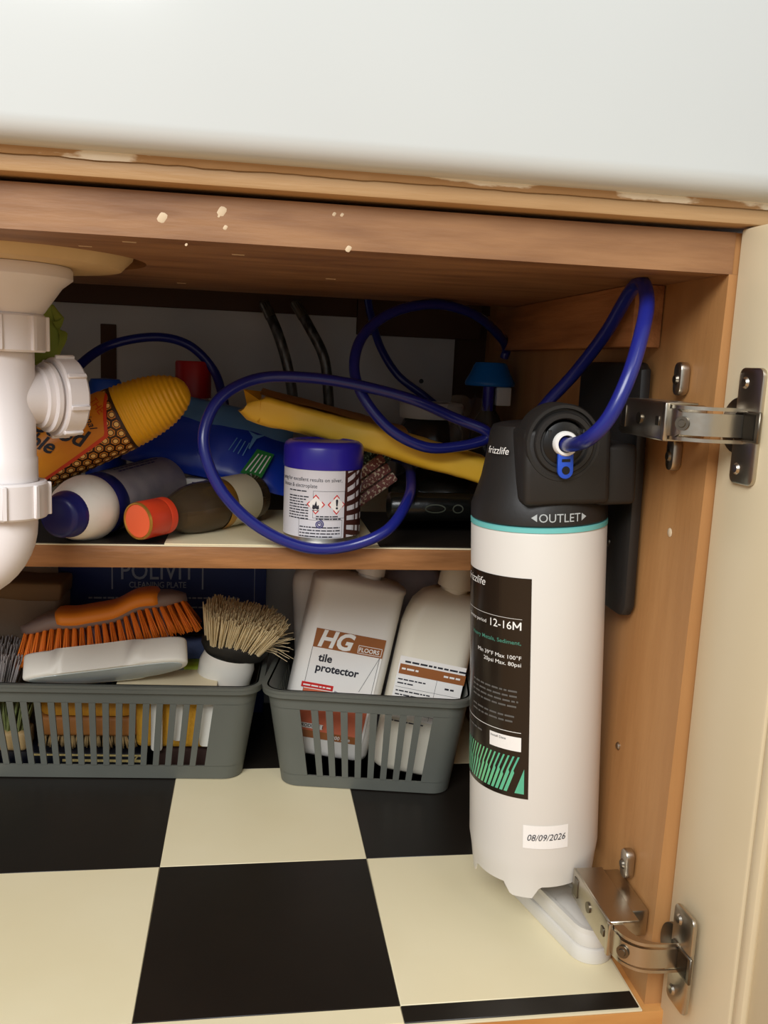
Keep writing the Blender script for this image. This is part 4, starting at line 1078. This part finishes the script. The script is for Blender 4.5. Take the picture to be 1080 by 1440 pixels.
def onx(items, m, name, off=.0004): return ob(name, flat(items, lambda u, v: V((u, -.012-off, v))), m, bxm, smooth=False)
onx([T('POLIVIT', .0320, -.0080, .1745, align='CENTER', bold=.004, sx=.80), T('CLEANING PLATE', .0105, -.0080, .1640, align='CENTER', bold=.01, sx=.82)]+[segline(-.062,.162,-.062,.190,.0018), segline(.046,.162,.046,.190,.0018), segline(.1095,.0,.1095,.232,.0008)], 'silver_print', 'lettering')
onx(small_print(-.09, .09, .150, .0020, .006, [1, 0, .9], random.Random(8)), 'silver_print', 'small_print')
# contents in view between the slats
def item(name, label, cat, o, x, lo, hi, m, part='block', bev=.003, z=(0,0,1)):
    r = thing(name, label, cat, frame(V(o), V(z), x=x)); ob(part, box(lo, hi, bev, 3), m, r); return r
fx_ = V((math.cos(ang), math.sin(ang), 0))
def atb(u, dy, z): return fb_r+fx_*u+V((-fx_.y, fx_.x, 0))*dy+V((0,0,z))      # u from the right front bottom corner, dy back
sy = thing('sponge', 'yellow sponge standing against the basket slats at the right end', 'sponge', frame(atb(-.062,.022,.050), (0,0,1), x=fx_))
ob('sponge', box((-.052,-.008,-.022), (.050,.012,.040), .007, 3), 'sponge_yellow', sy)
for nm2, lb2, u_, w_, z0_, z1_ in (('peg', 'white plastic strip in front of the yellow sponge, left', -.090, .012, .028, .092), ('peg', 'white plastic strip in front of the yellow sponge, middle', -.068, .011, .040, .092), ('peg', 'white notched plastic strip in front of the yellow sponge, right', -.030, .030, .034, .092)):
    p = thing('plastic_strip', lb2, 'strip', frame(atb(u_,.0085,0), (0,0,1), x=fx_), 'white plastic strips')
    ob('strip', poly(rrect(w_, z1_-z0_, .004, 4, 0, (z0_+z1_)/2), -.0018, .0018, M(((1,0,0,0), (0,0,1,0), (0,1,0,0), (0,0,0,1))), .0005), 'dish_white', p)
item('pumice_block', 'dark brown block at the bottom right of the left basket', 'block', atb(-.052,.030,.0045), fx_, (-.040,-.014,0), (.044,.014,.0225), 'dark_block')
wbk = thing('hand_brush', 'brown wooden backed brush lying behind the slats', 'brush', frame(atb(-.165,.034,.0495), (0,0,1), x=fx_))
ob('wooden_back', box((-.052,-.018,-.010), (.052,.018,.012), .004, 3), 'brush_wood', wbk)
bt2 = [tmesh('tuft', tuft(.0175, .003, .005, 12, rnd), 'brush_pale') for _ in range(2)]
for i in range(11):
    for j in range(2):
        o = ob('tuft', bt2[(i+j) % 2], None, wbk); o.matrix_local = frame(V((-.046+.0092*i, -.010+.018*j, -.008)), V(((i-5)*.03, 0, -1)), (0,1,0))
os_ = thing('sponge', 'orange oval sponge lying on the wooden brush', 'sponge', frame(atb(-.165,.034,.0617), (0,0,1), x=fx_))
ob('sponge', poly(rrect(.105, .040, .018, 6), 0, .020, None, .006), 'sponge_orange', os_)
K['gold_print'] = mat('gold_print', (206,184,120), .5)
gbx = thing('gold_lined_box', 'flat black box with gold lines at the bottom of the left basket', 'box', frame(atb(-.170,.040,.0045), (0,0,1), x=fx_))
ob('box', box((-.085,-.028,0), (.066,.028,.0185), .001), 'box_black', gbx)
ob('gold_print', flat([grid(-.05,.0150,.064,.0172), grid(-.02,.0085,.064,.0115), segline(.050,.002,.060,.0170,.0015)], lambda u, v: V((u, -.0284, v))), 'gold_print', gbx, smooth=False)
gsb = thing('hand_brush', 'pale wooden brush with greenish bristles at the far left slats', 'brush', frame(atb(-.268,.030,.032), (0,0,1), x=fx_))
ob('wooden_back', box((-.038,-.016,-.010), (.040,.016,.012), .005, 3), 'brush_pale', gsb)
gtm = [tmesh('tuft', tuft(.037, .004, .008, 16, rnd), 'green_bristle') for _ in range(2)]
for i in range(7):
    for j in range(2):
        o = ob('tuft', gtm[(i+j) % 2], None, gsb); o.matrix_local = frame(V((-.030+.010*i, -.008+.016*j, .010)), V(((i-3)*.08, -.15, 1)), (0,1,0))
ca = thing('plastic_card', 'cream plastic card with rounded corners lying at the basket rim', 'card', frame(V((-0.0820,0.3850,0.1026)), V((0,-.18,1)), x=(1,-.02,.02)))
ob('card', poly(rrect(.105, .060, .008, 5, 0, .012), -.0010, .0010, None, .0004), 'card_cream', ca)
sf = item('scouring_pad', 'dark metallic scouring pad beside the white holder', 'pad', V((-0.0879,0.4250,0.1025)), (1,0,.12), (-.024,-.012,-.010), (.024,.014,.010), 'scourer', 'pad', .005)
lm = item('lime_sponge', 'lime green sponge tilted in front of the white handle block', 'sponge', V((-0.0605,0.4300,0.1063)), (1,0,-.55), (-.016,-.016,-.014), (.024,.014,.006), 'lime', 'sponge', .004)
bcl = thing('blue_cloth', 'folded dusky blue cloth between the brushes', 'cloth', frame(V((-0.0667,0.4520,0.1180)), (0,0,1), x=(1,0,0)))
t = box((-.026,-.010,-.030), (.024,.010,.016), .006, 3); jitter(t, .002, 60); ob('cloth', t, 'blue_cloth', bcl)
